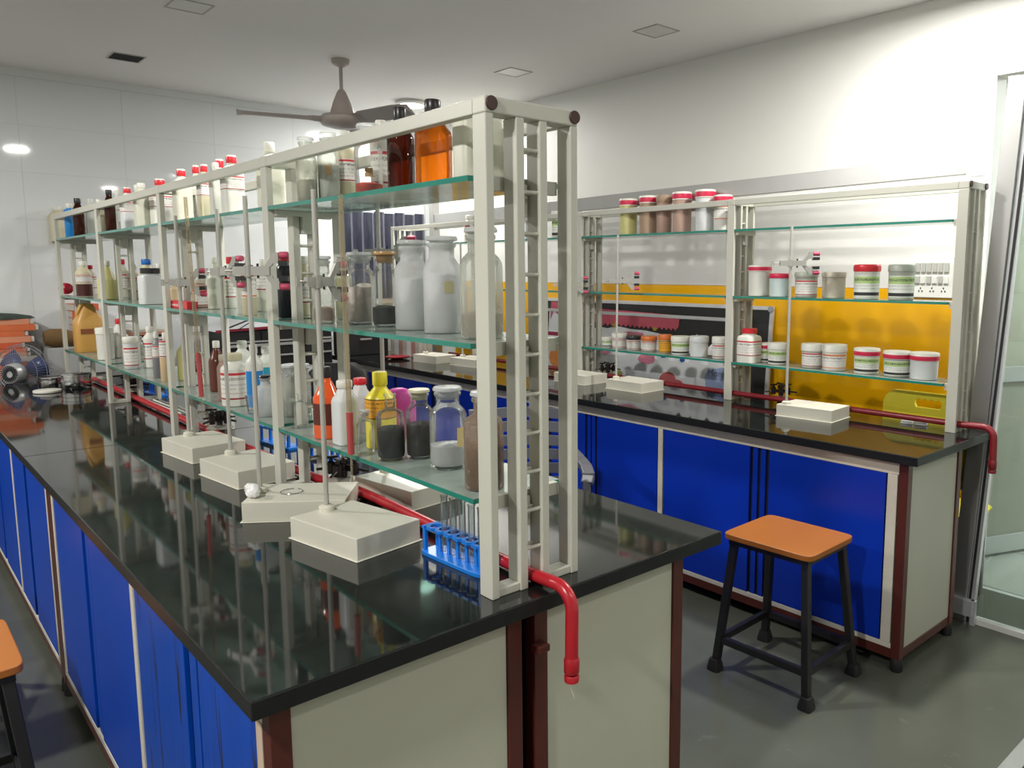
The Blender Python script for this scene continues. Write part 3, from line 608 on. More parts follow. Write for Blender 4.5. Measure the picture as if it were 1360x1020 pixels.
#--- near rack, lowest shelf
t, r, h, a = place(0, 2, 'amber_jerrycan', 'jerrycan', 'cloudy amber plastic jerrycan with moulded handle at the far end', 98, 133, 399, 1.0)
AJ = mat('amber_hdpe', (.60, .33, .08), .4, var=.2, scale=6)
put('body', M().loft([(0, r*.95, .06, 5), (.01, r, .065, 5), (h*.5, r, .065, 5), (h*.6, r*.98, .06, 4), (h*.85, r*.5, .035, 3), (h*.93, r*.35, .025, 2)], 32).mesh('body', AJ), t)
put('handle', M().tube([(-r*.6, -.01, h*.55), (-r*.75, -.02, h*.75), (-r*.5, -.02, h*.9), (-r*.1, -.01, h*.92)], .011).mesh('handle', AJ), t)
put('paper_label', M().box(-.055, .01, -.067, -.0655, h*.36, h*.46).mesh('paper_label', plain('brown_tape', (.25, .08, .03)), 0), t)
add_tub(0, 2, 'white pail with a lid beside the amber jerrycan', 125, 146, 434, F, HW['white'], None)
add_bottle(0, 2, 'rounded white bottle with tiny red cap near the fourth frame', 143, 166, 423, 1.05, HW['white'], RED, neck=.26, shz=.55)
add_tub(0, 2, 'white tub with red mark behind the fourth frame', 160, 178, 446, F, HW['pale'], None, lab=L_RED)
add_jar(0, 2, 'small clear jar with a wire frame around its foot', 171, 186, 446, Bk, glass=GLASSD)
add_bottle(0, 2, 'white bottle with red-lined label on the far half of the lowest shelf', 187, 204, 433, 1.05, HW['white'], WCAP, lab=L_RED)
add_bottle(0, 2, 'bottle with blue-grey liquid and curved grey shoulder', 198, 210, 440, F, HW['grey'], WCAP, lab=L_RED, lz=(.45, .7))
add_bottle(0, 2, 'peach bottle with red print beside the blue-grey one', 208, 225, 441, F, HW['orangey'], WCAP, lab=L_RED, lz=(.5, .85))
add_bottle(0, 2, 'pale yellow bottle with red cap behind the stand rod', 231, 249, 446, C, HW['lime'], RED, neck=.26, shz=.66)
add_bottle(0, 2, 'brown glass bottle half hidden behind a beige one', 273, 294, 452, C, HW['brown'], WCAP, name='amber_bottle', neck=.36, shz=.62)
add_bottle(0, 2, 'slim beige bottle in front of the brown glass bottle', 283, 297, 470, F, HW['mauve'], HW['sand'], neck=.5)
add_bottle(0, 2, 'big white bottle with broad red-lined label and yellow stain', 289, 324, 468, F, HW['white'], HW['cream'], lab=L_RED, lz=(.12, .66), neck=.5, shz=.72, span=2.8)
add_bottle(0, 2, 'taller white bottle behind the big red-lined one', 306, 330, 452, Bk, HW['white'], WCAP, neck=.44)
add_bottle(0, 2, 'white bottle with bright blue lower half', 322, 344, 457, .99, HW['white'], WCAP, lab=HW['blue'], lz=(.04, .6), neck=.4, ring=None)
add_bottle(0, 2, 'white bottle with turquoise banded label and red collar', 338, 362, 459, Bk, HW['white'], WCAP, lab=L_BLU, lz=(.1, .62), neck=.44)
add_jar(0, 2, 'clear dusty jar with black rubber stopper', 332, 361, 497, F, glass=GLASSM, neck=.4, sm=KCAP)
t, r, h, a = place(0, 2, 'glass_beaker', 'beaker', 'small empty fluted drinking glass near the shelf edge', 319, 337, 523, .945)
put('body', M().lathe([(r*.55, 0), (r*.72, .003), (r*.85, h*.5), (r, h), (r*.94, h), (r*.8, h*.5), (r*.66, .008), (.001, .008)], 24, cap=False).mesh('body', GLASS), t)
add_jar(0, 2, 'wide dusty clear jar behind the second frame', 368, 407, 483, 1.04, glass=GLASSD, neck=.8, neckz=.86, fill=POW['grey'], lvl=.3)
add_jar(0, 2, 'small clear flask leaning by the wide dusty jar', 384, 402, 520, F, glass=GLASS, neck=.4, stopper=False)
add_bottle(0, 2, 'orange-red bottle with dark neck and brown label', 411, 447, 486, F, ORANGEG, KCAP, name='orange_bottle', lab=HW['brown'], lz=(.20, .50), neck=.30, shz=.58, neckz=.82, span=3.0)
add_bottle(0, 2, 'white bottle without label left of the leaning burette', 438, 468, 504, F, HW['pale'], WCAP, neck=.6, square=1, neckz=.86)
add_bottle(0, 2, 'white bottle with red cap beside the yellow bottle', 462, 486, 501, 1.07, HW['pale'], RED, neck=.62, square=1, neckz=.86)
add_bottle(0, 2, 'bright yellow bottle with orange printed label', 481, 521, 493, 1.018, HW['yellow'], YELC, lab=L_YEL, lz=(.40, .66), neck=.42, neckz=.80, shz=.66, span=3.0)
t, r, h, a = place(0, 2, 'pink_container', 'container', 'rounded magenta-pink plastic container behind the yellow bottle', 505, 546, 515, 1.113)
put('body', M().loft([(0, r*.9, r*.7, 4), (.01, r, r*.8, 4), (h*.72, r, r*.8, 4), (h*.88, r*.9, r*.72, 3.4), (h*.96, r*.7, r*.55, 3), (h, r*.35, r*.3, 2.5)], 32).mesh('body', mat('pink_plastic', (.62, .05, .36), .4)), t)
add_jar(0, 2, 'small empty clear bottle in front of the yellow bottle', 467, 491, 543, .945, glass=GLASS, neck=.42)
add_jar(0, 2, 'clear narrow-necked bottle heaped with black powder', 495, 532, 521, F, glass=GLASS, fill=POW['black'], lvl=.46, neck=.36, stopper=False, rag=.06)
add_jar(0, 2, 'stoppered jar two-thirds full of dark brown granules', 535, 571, 516, C, glass=GLASS, fill=POW['ink'], lvl=.5, neck=.62, sm=HW['cream'])
add_jar(0, 2, 'stoppered jar with white powder and gold label', 567, 616, 513, C, glass=GLASS, fill=POW['snow'], lvl=.28, neck=.62, lab=L_11, lz=(.28, .52), lspan=.55, loff=.75)
add_jar(0, 2, 'peach-tinted bottle with brown lumps at the near frame', 613, 666, 519, F+.02, glass=glassmat('pinkish_glass', (.85, .78, .7), .4, (.5, .38, .29)), fill=POW['brown'], lvl=.44, neck=.48, rag=.08)
# small red box on the shelf edge
p = onx(234, 404, .935)
t = thing('red_box', 'flat red carton with white print on the middle shelf edge', 'box', (.957, p.y, SH[1]+TH+.001), 0)
put('carton', boxm('carton', -.02, .02, -.13, .13, 0, .028, RED), t, bev=.001)
put('print', M().add([(-.0205, -.02, .008), (-.0205, .07, .008), (-.0205, .07, .016), (-.0205, -.02, .016)], [(0, 1, 2, 3)]).mesh('print', labelmat('carton_print', (.62, .02, .03), (), [(0, 1, (.8, .8, .8), .5)]), 0), t)

#--- far rack
XB0 = BX+.09
for (u0, u1, v, body, band, lab, l) in [
    (822, 846, 264, 'lime', CRIM, None, 'pale yellow-green tub with crimson lid band, leftmost of the row above the rail'),
    (848, 872, 260, 'kraft', CRIM, None, 'tan-filled jar with dark red lid second in the top shelf row'),
    (870, 891, 259, 'mauve', None, None, 'brownish jar with a tan lid in the middle of the row'),
    (891, 917, 255, 'mauve', CRIM, None, 'tall mauve-brown tub with crimson lid band'),
    (921, 948, 252, 'pale', CRIM, None, 'tallest tub of the top row, pale with crimson lid band'),
    (945, 970, 259, 'white', CRIM, L_ORA, 'white tub with orange line at the right end of the row')]:
    add_tub(1, 0, l, u0, u1, v, XB0, HW[body], band, lab=lab, lz=(.3, .7), lidc=HW['kraft'] if band is None else WCAP)
for (u0, u1, v, body, band, lab, l) in [
    (698, 712, 281, 'pale', CRIM, None, 'pale tub with crimson band seen between the near rack posts'),
    (733, 746, 280, 'white', None, L_GRN, 'tub with green printed label seen through the near end frame'),
    (676, 684, 290, 'dark', None, None, 'dark slim jar seen through the near end frame')]:
    add_tub(1, 0, l, u0, u1, v, XB0, HW[body], band, lab=lab)
add_bottle(1, 0, 'white bottle with red label on the far half of the far rack', 618, 634, 286, XB0, HW['white'], WCAP, lab=L_RED, neck=.6)
for (u0, u1, v, body, band, lab, l, lid) in [
    (993, 1023, 352, 'white', CRIM, None, 'tall white tub with crimson lid, leftmost on the middle shelf', None),
    (1021, 1050, 363, 'ice', CRIM, None, 'short pale blue tub with crimson lid', CRIM),
    (1055, 1085, 361, 'ash', None, L_RED, 'grey-green tub behind the stand rod', HW['ash']),
    (1091, 1122, 361, 'sand', None, None, 'plain sand-coloured tub without label', HW['sand']),
    (1133, 1167, 351, 'white', RED, L_GRN, 'white tub with red lid and green-and-black label', RED),
    (1179, 1213, 351, 'ash', None, L_GRN, 'grey translucent tub with printed label beside the switchboard', HW['ash'])]:
    add_tub(1, 1, l, u0, u1, v, XB0, HW[body], band, lab=lab, lidc=lid)
for (u0, u1, v, body, band, lab, l, lid) in [
    (1008, 1028, 455, 'white', CRIM, L_GRN, 'small tub with crimson band and green label beside the red-capped bottle', None),
    (1022, 1048, 455, 'white', None, L_GRN, 'white-lidded tub with green label, left of the stand rod', None),
    (1067, 1096, 456, 'ash', None, L_RED, 'greyish tub with boxed label right of the stand rod', None),
    (1095, 1127, 457, 'white', None, L_ORA, 'white tub with orange-lined label', None),
    (1138, 1171, 462, 'white', CRIM, L_GRN, 'tub with crimson band and green label, left of two alike', None),
    (1178, 1213, 466, 'ash', CRIM, L_GRN, 'grey tub with crimson band and green-black label', None),
    (1214, 1250, 468, 'pale', CRIM, None, 'nearest white tub with crimson band and blank side', None),
    (799, 815, 447, 'white', None, L_GRN, 'small green-labelled jar at the left end of the lowest shelf', None),
    (813, 833, 442, 'pale', None, L_RED, 'clear jar with red-lined label, second from the left end', None),
    (832, 852, 445, 'white', KCAP, L_RED, 'jar with black lid and red-lined label', KCAP),
    (852, 873, 446, 'ash', ORG, L_RED, 'clear grey jar with orange lid', ORG),
    (875, 893, 444, 'tan', ORG, L_YEL, 'amber-yellow jar with orange lid', ORG),
    (892, 917, 446, 'white', None, L_GRN, 'white jar with green printed band and black foot stripe', None),
    (917, 942, 446, 'pale', None, None, 'plain frosted white jar with red print at its side', HW['pale']),
    (947, 969, 447, 'white', None, L_RED, 'white jar with red-lined label left of the second far frame', None)]:
    add_tub(1, 2, l, u0, u1, v, XB0+(.045 if u0 == 1008 else 0), HW[body], band, lab=lab, lidc=lid)
add_bottle(1, 2, 'square-shouldered white bottle with red cap and red-lined label', 980, 1006, 436, 3.39, HW['white'], RED, square=1, neck=.66, neckz=.84, shz=.78, lab=L_RED, lz=(.2, .66))

# ------------------------------------------------------------------ stands
def base_mesh():
    m = M().box(-.1, .1, -.142, .142, 0, .003).box(-.095, .095, -.137, .137, .003, .056)
    return m.mesh('base', WPLAS, 0)
BASE = base_mesh()
BOSS = M().lathe([(.020, 0), (.020, .012), (.014, .016)], 12).mesh('boss', WPLAS)
RODM = M().tube([(0, 0, 0), (0, 0, .82)], .0065, 12).mesh('rod', ROD)
def stand(label, cx, cy, rz, rodoff=(0, .115), rod=True, z=ZB, lean=(0, 0), cat='stand'):
    t = thing('burette_stand', label, cat, (cx, cy, z), rz, 'burette stands')
    put('base', BASE, t, bev=.002)
    put('boss', BOSS, t, (rodoff[0], rodoff[1], .056))
    if rod:
        o = put('rod', RODM, t, (rodoff[0], rodoff[1], .058)); o.rotation_euler = (lean[0], lean[1], 0)
    return t
def clamp_parts(t, x, y, z, a, sc=.75):
    """burette clamp on a rod at local x,y,z pointing along angle a"""
    T = Matrix.Translation((x, y, z)) @ Matrix.Rotation(a, 4, 'Z')
    T = T @ Matrix.Diagonal((sc, 1, 1, 1)); m = M().box(-.05, .07, -.009, .009, -.012, .012, T=T)
    for s in (1, -1):
        m.add([(.05, -.006, s*.008), (.05, .006, s*.008), (.075, .006, s*.012), (.075, -.006, s*.012), (.10, -.006, s*.045), (.10, .006, s*.045), (.085, .006, s*.05), (.085, -.006, s*.05)],
              [(0, 1, 2, 3), (3, 2, 5, 4), (4, 5, 6, 7), (0, 7, 6, 1), (0, 3, 4, 7), (1, 6, 5, 2)], T=T)
        m.box(.082, .1, -.007, .007, min(s*.02, s*.05), max(s*.02, s*.05), T=T)
    m.lathe([(.012, -.016), (.012, .016)], 12, T=T @ Matrix.Diagonal((1/sc, 1, 1, 1)))
    c = put('clamp', m.mesh('clamp', CLAMP), t)
    for s in (1, -1):
        put('black_jaw', M().box(.10, .13, -.011, .011, s*.021-.007, s*.021+.007, T=T).mesh('black_jaw', BLACKP, 0), c)
        put('pink_sleeve', M().lathe([(.008, -.015), (.0095, -.012), (.0095, .012), (.008, .015)], 12, T=T @ Matrix.Translation((.117, 0, s*.043)) @ Matrix.Rotation(PI/2, 4, 'Y')).mesh('pink_sleeve', PINKR), c)
    put('wing_screw', M().tube([T @ Vector((-.05, 0, 0)), T @ Vector((-.075, 0, 0))], .003, 8).box(-.09, -.075, -.002, .002, -.012, .012, T=T).mesh('wing_screw', CLAMP), c)
    put('screw', M().lathe([(.004, -.02), (.004, .02)], 8, T=T @ Matrix.Translation((.03, 0, 0))).mesh('screw', BLACKP), c)
def rect(p0, p1, p2):
    """centre and rotation of a base from three footprint corners"""
    a, b, c = Vector(p0), Vector(p1), Vector(p2)
    cen = (a+c)/2; d = a-b
    return cen.x, cen.y, math.atan2(-d.x, d.y)
cx, cy, rz = rect((.768, 1.929), (.794, 1.645), (.987, 1.703))
rz = -.02
s1 = stand('white burette stand nearest the camera on the near bench, stained yellow on top', .882, 1.812, .17, (-.005, .111))
clamp_parts(s1, -.005, .111, .65, -.17+.10, .62)
s2 = stand('white burette stand turned crosswise behind the nearest one, wire ring on top', .915, 2.125, -2.25+PI*.0, (.009, .118))
s2.rotation_euler = (0, 0, math.radians(-127)+PI)
bpy.data.objects[s2.name].location = (.885, 2.135, ZB)
clamp_parts(s2, .009, .118, .677, -math.radians(53)-.6, .8)
s3 = stand('third burette stand from the camera along the left side of the near rack', .908, 2.63, .11, (.003, .12))
clamp_parts(s3, .003, .12, .674, -.11-1.2, .8)
s4 = stand('farthest burette stand on the left side of the near rack', .908, 3.075, .10, (-.009, .101))
clamp_parts(s4, -.009, .101, .634, -.1-.55, .7)
s5 = stand('lone burette stand on the right side of the near rack', 1.185, 2.07, .13, (0, .11)); clamp_parts(s5, 0, .11, .73, -.13-.75, .85)
put('ring', M().tube([(.03*math.cos(a*PI/8), .03*math.sin(a*PI/8), 0) for a in range(16)], .0012, 6).mesh('ring', STEEL), s2, (.0, .03, .058), label='thin wire ring')
sb1 = stand('burette stand nearest the camera on the far bench', 3.242, 1.935, .09, (-.07, .10))
clamp_parts(sb1, -.07, .10, .711, -.09-.75, 1.0)
sb2 = stand('middle burette stand on the far bench by the gas tap', 3.25, 3.09, .03, (-.05, .10), lean=(0, .012))
clamp_parts(sb2, -.043, .10, .619, -.03-.75, .95)
sb3 = stand('third burette stand base on the far bench, half behind the near rack', 3.228, 3.53, .02, (0, .11)); clamp_parts(sb3, 0, .11, .59, -.75, .95)
sb4 = stand('fourth burette stand on the far bench seen through the jars', 3.228, 4.68, .1, (0, .11))
sb5 = stand('fifth burette stand at the far end of the far bench', 3.15, 5.06, .1, (0, .11))
# crumpled tissue on second base
t = thing('crumpled_tissue', 'small crumpled white tissue beside the rod of the crosswise stand', 'tissue', (.765, 2.175, ZB+.0565))
m = M(); 
for i in range(7):
    a = i*.9
    m.lathe([(.001, -.012), (.013, -.006), (.016, .003), (.009, .012), (.001, .015)], 7, T=Matrix.Translation((.018*math.cos(a)*(i % 3)/2, .02*math.sin(a)*(i % 3)/2, .014+.004*(i % 4))) @ Matrix.Rotation(a, 4, 'X'), cap=False)
put('paper', m.mesh('paper', WHITE, 20), t)

# burettes
def burette(label, top, bot, red):
    t = thing('burette', label, 'burette', bot); top, bot = Vector(top), Vector(bot); d = top-bot
    a, b = red
    put('glass_tube', M().tube([d*0, d*a], .0028, 8).tube([d*b, d], .0065, 12).mesh('glass_tube', BURG), t)
    put('rubber_tube', M().tube([d*a, d*b], .0085, 12).mesh('rubber_tube', mat('old_pink_rubber', (.42, .06, .06), .5)), t)
    return t
burette('leaning glass burette with pink rubber end beside the nearest clamp', onx(452, 258, .893), onx(468, 640, .893), (.10, .25))
burette('leaning glass burette with brown-red rubber end by the farthest stand', onx(246, 262, .90), onx(270, 556, .895), (.10, .30))
# thin grey pipettes lying
for i, (a, b) in enumerate([((1.07, 4.55), (1.085, 3.98)), ((1.10, 4.5), (1.11, 3.95)), ((1.12, 4.47), (1.135, 3.98))]):
    t = thing('pipette', ['leftmost', 'middle', 'rightmost'][i]+' of three pale pipettes lying behind the farthest gas tap', 'pipette', (a[0], a[1], ZB+.008), 0, 'pipettes lying on the bench')
    put('tube', M().tube([(0, 0, 0), (b[0]-a[0], b[1]-a[1], 0)], [.005, .0035], 10).mesh('tube', WCAP), t)

# ------------------------------------------------------------------ gas pipes and taps
def pipe(label, x, y1, y0, m, drop, out=.055, r=.014, zo=0):
    t = thing('gas_pipe', label, 'pipe', (x, y0, ZB))
    z = .0155+r*.2+zo
    pts = [(0, y1-y0, z), (0, (y1-y0)*.5, z), (0, 1.17, z)]+([] if zo else [(.022, 1.03, z), (.032, .93, z), (.03, .75, z), (.02, .5, z)])+[(0, .1, z), (0, -out*.2, z+.004)]
    for k in range(1, 7):
        a = k/6*PI/2; pts.append((-.0, -out*.2-.045*math.sin(a), z+.004-.045*(1-math.cos(a))))
    pts.append((-.004, -out*.2-.048, -drop*.6)); pts.append((-.004, -out*.2-.048, -drop))
    put('pipe', M().tube(pts, r, 16).mesh('pipe', m), t)
    y = -out*.2-.048
    put('coupling', M().lathe([(r*1.02, -drop+.035), (r*1.18, -drop+.03), (r*1.18, -drop+.003), (r*1.05, -drop)], 18).lathe([(r*1.0, -drop-.003), (r*1.15, -drop-.006), (r*1.1, -drop-.018), (r*.6, -drop-.02)], 18).mesh('coupling', m), t, (-.004, y, 0))
    return t, y
t, y = pipe('red gas pipe running under the near rack and drooping over the bench end', 1.036, 5.55, 1.215, REDP, .155)
put('loose_wire', M().tube([(-.004, y, -.175), (-.006, y, -.19), (.004, y, -.215)], .0008, 6).mesh('loose_wire', WCAP), t)
pipe('dark red gas pipe along the back of the far bench, bent down at its end', 3.371, 5.2, 1.226, REDD, .13, out=.01, zo=.016)
def tap_thing(label, x, y, rz, sc=1.0):
    t = thing('gas_tap', label, 'tap', (x, y, ZB+.0), rz, 'gas taps')
    m = M(); s = sc
    put('flange', M().lathe([(.05*s, .032*s), (.052*s, .035*s), (.03*s, .042*s), (.016*s, .045*s)], 24).mesh('flange', mat('dusty_metal_flange', (.40, .37, .32), .5, metal=.3)), t)
    put('stem', M().lathe([(.018*s, .0), (.018*s, .032*s), (.012*s, .045*s), (.013*s, .085*s), (.018*s, .088*s), (.018*s, .10*s), (.008*s, .105*s)], 16).mesh('stem', TAPM), t)
    for k in range(4):
        a = k*PI/2+.4
        T = Matrix.Rotation(a, 4, 'Z')
        n = M().tube([T @ Vector((.01*s, 0, .072*s)), T @ Vector((.03*s, 0, .072*s)), T @ Vector((.034*s, 0, .072*s)), T @ Vector((.085*s, 0, .066*s))], [.009*s, .010*s, .006*s, .004*s], 10)
        n.lathe([(.012*s, .055*s), (.013*s, .09*s), (.006*s, .094*s), (.006*s, .102*s)], 12, T=T @ Matrix.Translation((.038*s, 0, 0)))
        n.bar(T @ Vector((.022*s, -.012*s, .106*s)), T @ Vector((.052*s, .018*s, .108*s)), .011*s, .008*s)
        put('tap_arm', n.mesh('tap_arm', TAPM), t)
    return t
TAPX = 1.063
tap_thing('dark four-way gas tap nearest the camera on the near bench', TAPX, 2.25, .3)
tap_thing('dark four-way gas tap behind the third stand on the near bench', TAPX, 3.37, .1)
tap_thing('dark four-way gas tap farthest along the near bench', TAPX, 4.74, .6)
tap_thing('dark gas tap beside the nearest stand of the far bench', 3.425, 2.23, .2, .95)
tap_thing('dark gas tap in front of the yellow lettering on the far bench', 3.425, 3.49, .5, .95)

# ------------------------------------------------------------------ test-tube racks
RLEG = boxm('leg', -.004, .004, -.005, .005, 0, .0514, RBLUE)
def ttrack(label, x, y, rz, tubes, n=6):
    t = thing('test_tube_rack', label, 'rack', (x, y, ZB), rz, 'blue test-tube racks')
    L, Wd = .23, .062
    put('tray', M().loft([(0, Wd/2, L/2, 8), (.010, Wd/2, L/2, 8)], 32).mesh('tray', RBLUE), t, bev=.001)
    def plate(z, hh):
        m = M(); nn = n
        # outer frame with circular holes
        seg = 12; pit = (L-.02)/nn
        for i in range(nn):
            c = -L/2+.01+pit*(i+.5); rr = pit*.40
            ring = [(rr*math.cos(2*PI*k/seg), c+rr*math.sin(2*PI*k/seg)) for k in range(seg)]
            def sq(k):
                a = 2*PI*k/seg; cx_, sy = math.cos(a), math.sin(a); q_ = max(abs(cx_), abs(sy)); return (Wd/2*.72*cx_/q_, c+pit/2*sy/q_)
            vs = []
            for zz in (z, z+hh):
                vs += [(a, b, zz) for a, b in ring]+[(*sq(k), zz) for k in range(seg)]
            fs = []
            for k in range(seg):
                k2 = (k+1) % seg
                fs += [(k, k2, seg+k2, seg+k), (2*seg+k, 3*seg+k, 3*seg+k2, 2*seg+k2), (k, 2*seg+k, 2*seg+k2, k2), (seg+k, seg+k2, 3*seg+k2, 3*seg+k)]
            m.add(vs, fs)
        m.box(-Wd/2*.72, Wd/2*.72, -L/2, -L/2+.0105, z, z+hh).box(-Wd/2*.72, Wd/2*.72, L/2-.0105, L/2, z, z+hh)
        return m
    put('top_plate', plate(.062, .007).mesh('top_plate', RBLUE, 0), t)
    for yy in (-L/2+.008, L/2-.008):
        for xx in (-.018, .018): put('leg', RLEG, t, (xx, yy, .0105))
    for i in range(n-1): put('divider', RLEG, t, (0, -L/2+.01+(L-.02)/n*(i+1), .0105))
    for i in tubes:
        c = -L/2+.01+(L-.02)/n*(i+.5)
        tt = thing('test_tube', ['nearest', 'second', 'third', 'fourth', 'fifth'][i]+' glass test tube from the end frame in the nearest blue rack', 'test tube', (t.location.x-c*math.sin(rz), t.location.y+c*math.cos(rz), ZB+.012), 0, 'test tubes in the nearest blue rack')
        put('glass', TT, tt)
TT = M().lathe([(.001, 0), (.005, .001), (.0078, .006), (.0082, .02), (.0082, .135), (.0098, .1365), (.0098, .139), (.0074, .139), (.0072, .02), (.001, .004)], 16, cap=False).mesh('glass', glassmat('tube_glass', (.92, .95, .96), .12, (.75, .8, .82)))
ttrack('blue test-tube rack holding glass tubes beside the near end frame', .985, 1.50, .05, range(0, 5))
ttrack('blue rack behind the second frame of the near rack', 1.20, 2.62, .12, ())
ttrack('blue rack between the second and third stands, behind the pipe', 1.17, 3.02, .1, ())
ttrack('blue rack farthest away behind the fourth frame', 1.17, 4.75, .1, ())
ttrack('blue rack lying beyond the lone stand base', 1.335, 2.36, -.7, ())

# steel tins and lid
for (x, y, rr, hh, l) in [(.905, 5.33, .075, .085, 'round polished steel tin at the far end of the near bench'), (.80, 5.45, .05, .06, 'smaller steel tin behind the round tin')]:
    t = thing('steel_tin', l, 'tin', (x, y, ZB+.001))
    put('body', M().lathe([(rr*.96, 0), (rr, .004), (rr, hh*.5), (rr*1.03, hh*.52), (rr*1.03, hh*.56), (rr, hh*.58), (rr, hh*.92)], 36).mesh('body', STEEL), t)
    put('lid', M().lathe([(rr*1.02, hh*.8), (rr*1.04, hh*.82), (rr*1.04, hh*.96), (rr*.98, hh)], 36).mesh('lid', STEEL), t)
t = thing('petri_lid', 'flat round off-white lid lying near the steel tins', 'lid', (.75, 5.25, ZB+.001))
put('disc', M().lathe([(.062, 0), (.068, .002), (.068, .012), (.064, .014)], 32).mesh('disc', WCAP), t)
# paper sheets beyond the rack
t = thing('paper_sheet', 'white paper sheets lying on the bench beyond the blue racks', 'paper', (1.42, 3.15, ZB+.001), .15)
put('sheet', boxm('sheet', -.12, .12, -.3, .3, 0, .004, WHITE), t)
t = thing('paper_sheet', 'small disc of white paper under the nearest shelf posts', 'paper', (1.085, 1.62, ZB+.001), 0)
put('sheet', M().lathe([(.03, 0), (.03, .001)], 24).mesh('sheet', WHITE), t)
t = thing('white_connector', 'small white plastic pieces lying by the pipe at the far rack end', 'connector', (3.40, 1.53, ZB+.001), .2)
put('block', M().box(-.015, .015, -.06, -.01, 0, .014).box(-.012, .018, .0, .05, 0, .012).mesh('block', WHITE, 0), t, bev=.001)

# ------------------------------------------------------------------ stools
def stool(label, cx, cy, rz):
    t = thing('wooden_stool', label, 'stool', (cx, cy, 0), rz, 'stools with orange-brown seats')
    hx, hy, zs = .165, .187, .55
    put('seat', M().loft([(zs-.022, hx, hy, 12), (zs, hx, hy, 12)], 40).mesh('seat', SEAT, 40), t, bev=.003)
    put('seat_frame', M().box(-hx+.02, hx-.02, -hy+.02, hy-.02, zs-.045, zs-.023).mesh('seat_frame', STEELB, 0), t)
    def at(sx, sy, z): f = (zs-.05-z)/(zs-.05); return Vector((sx*(hx-.035+.045*f), sy*(hy-.035+.045*f), z))
    for sx in (1, -1):
        for sy in (1, -1):
            l = put('leg', M().bar(at(sx, sy, .03), at(sx, sy, zs-.045), .028, .028).mesh('leg', STEELB, 0), t, bev=.003)
            b = at(sx, sy, 0); put('rubber_foot', M().loft([(0, .026, .026, 5), (.012, .026, .026, 5), (.045, .019, .019, 5)], 16).mesh('rubber_foot', BLACK), l, (b.x, b.y, 0))
    for (a, b) in (((1, 1), (1, -1)), ((-1, 1), (-1, -1)), ((1, 1), (-1, 1)), ((1, -1), (-1, -1))):
        put('stretcher', M().bar(at(*a, .125), at(*b, .125), .02, .026).mesh('stretcher', STEELB, 0), t)
    return t
s0 = stool('stool with orange-brown seat standing clear in front of the far bench', 2.514, 1.585, 0.03)
stool('stool in the left aisle with its seat corner showing at the lower left', .075, 2.53, 0)
stool('farther stool in the left aisle, barely visible at the left edge', .10, 3.32, .0)

# ------------------------------------------------------------------ chairs
def armchair(label, x, y, rz, m, z=0):
    t = thing('plastic_armchair', label, 'chair', (x, y, z), rz)
    # faces -y ; back at +y
    put('seat', M().loft([(.40, .22, .21, 4), (.425, .235, .22, 4), (.43, .21, .2, 4)], 32).mesh('seat', m), t)
    for sx in (1, -1):
        pts = [(sx*.245, .26, .86), (sx*.24, .245, .78), (sx*.235, .225, .70), (sx*.245, .18, .655), (sx*.27, .08, .64), (sx*.285, -.08, .64), (sx*.285, -.19, .63), (sx*.275, -.215, .60)]
        a = M()
        for i in range(len(pts)-1): a.bar(pts[i], pts[i+1], .035 if i < 3 else .055, .03)
        put('arm', a.mesh('arm', m, 0), t, bev=.006)
        for (yy, zz, y2) in ((-.2, .62, -.235), (.2, .72, .255)):
            put('leg', M().bar((sx*.275 if yy < 0 else sx*.24, yy, zz), (sx*.27, y2, 0), .035, .045).mesh('leg', m, 0), t, bev=.006)
    for k in range(6):
        z0 = .47+.065*k; y0 = .20+.012*k
        n = 8; vs = []
        for q in range(n+1):
            xx = -.235+.47*q/n; c = 1-(xx/.235)**2
            for (dy, dz) in ((0, 0), (.012, 0), (.016, .05), (.004, .05)): vs.append((xx, y0+.03*c+dy, z0+dz+.018*c*(k/5)))
        fs = []
        for q in range(n):
            for s in range(4): fs.append((q*4+s, q*4+(s+1) % 4, (q+1)*4+(s+1) % 4, (q+1)*4+s))
        fs += [(3, 2, 1, 0), (n*4, n*4+1, n*4+2, n*4+3)]
        put('back_slat', M().add(vs, fs).mesh('back_slat', m, 50), t)
    n = 10; vs = []
    return t
GREYC = mat('charcoal_plastic', (.10, .10, .115), .45, var=.1, scale=20)
armchair('dark grey slatted plastic armchair between the two benches', 2.22, 2.82, math.radians(-37), GREYC)
# yellow chair between the far bench and the yellow wall
yc = thing('yellow_chair', 'bright yellow plastic chair with a grip slot in its back behind the far bench', 'chair', (3.625, 1.525, 0))
YCH = mat('bright_yellow_plastic', (.93, .80, .05), .35, var=.05)
cu = bpy.data.curves.new('chair_back', 'CURVE'); cu.dimensions = '2D'; cu.fill_mode = 'BOTH'; cu.extrude = .007; cu.bevel_depth = .002
def poly(cu, pts):
    sp = cu.splines.new('POLY'); sp.points.add(len(pts)-1)
    for p_, q_ in zip(sp.points, pts): p_.co = (q_[0], q_[1], 0, 1)
    sp.use_cyclic_u = True
def rrect(w, h, r, cx=0, cy=0, n=6):
    out = []
    for (sx, sy, a0) in ((1, 1, 0), (-1, 1, 90), (-1, -1, 180), (1, -1, 270)):
        for k in range(n+1):
            a = math.radians(a0+90*k/n); out.append((cx+sx*(w/2-r)+r*math.cos(a), cy+sy*(h/2-r)+r*math.sin(a)))
    return out
poly(cu, rrect(.42, .42, .07, 0, .775))
hole = [(a, b+.10) for a, b in [(-.065, .835), (-.06, .853), (-.045, .86), (-.03, .853), (-.015, .86), (0, .853), (.015, .86), (.03, .853), (.045, .86), (.06, .853), (.065, .835), (.055, .815), (-.055, .815)]]
poly(cu, hole)
tmp = bpy.data.objects.new('tmp', cu); COL.objects.link(tmp)
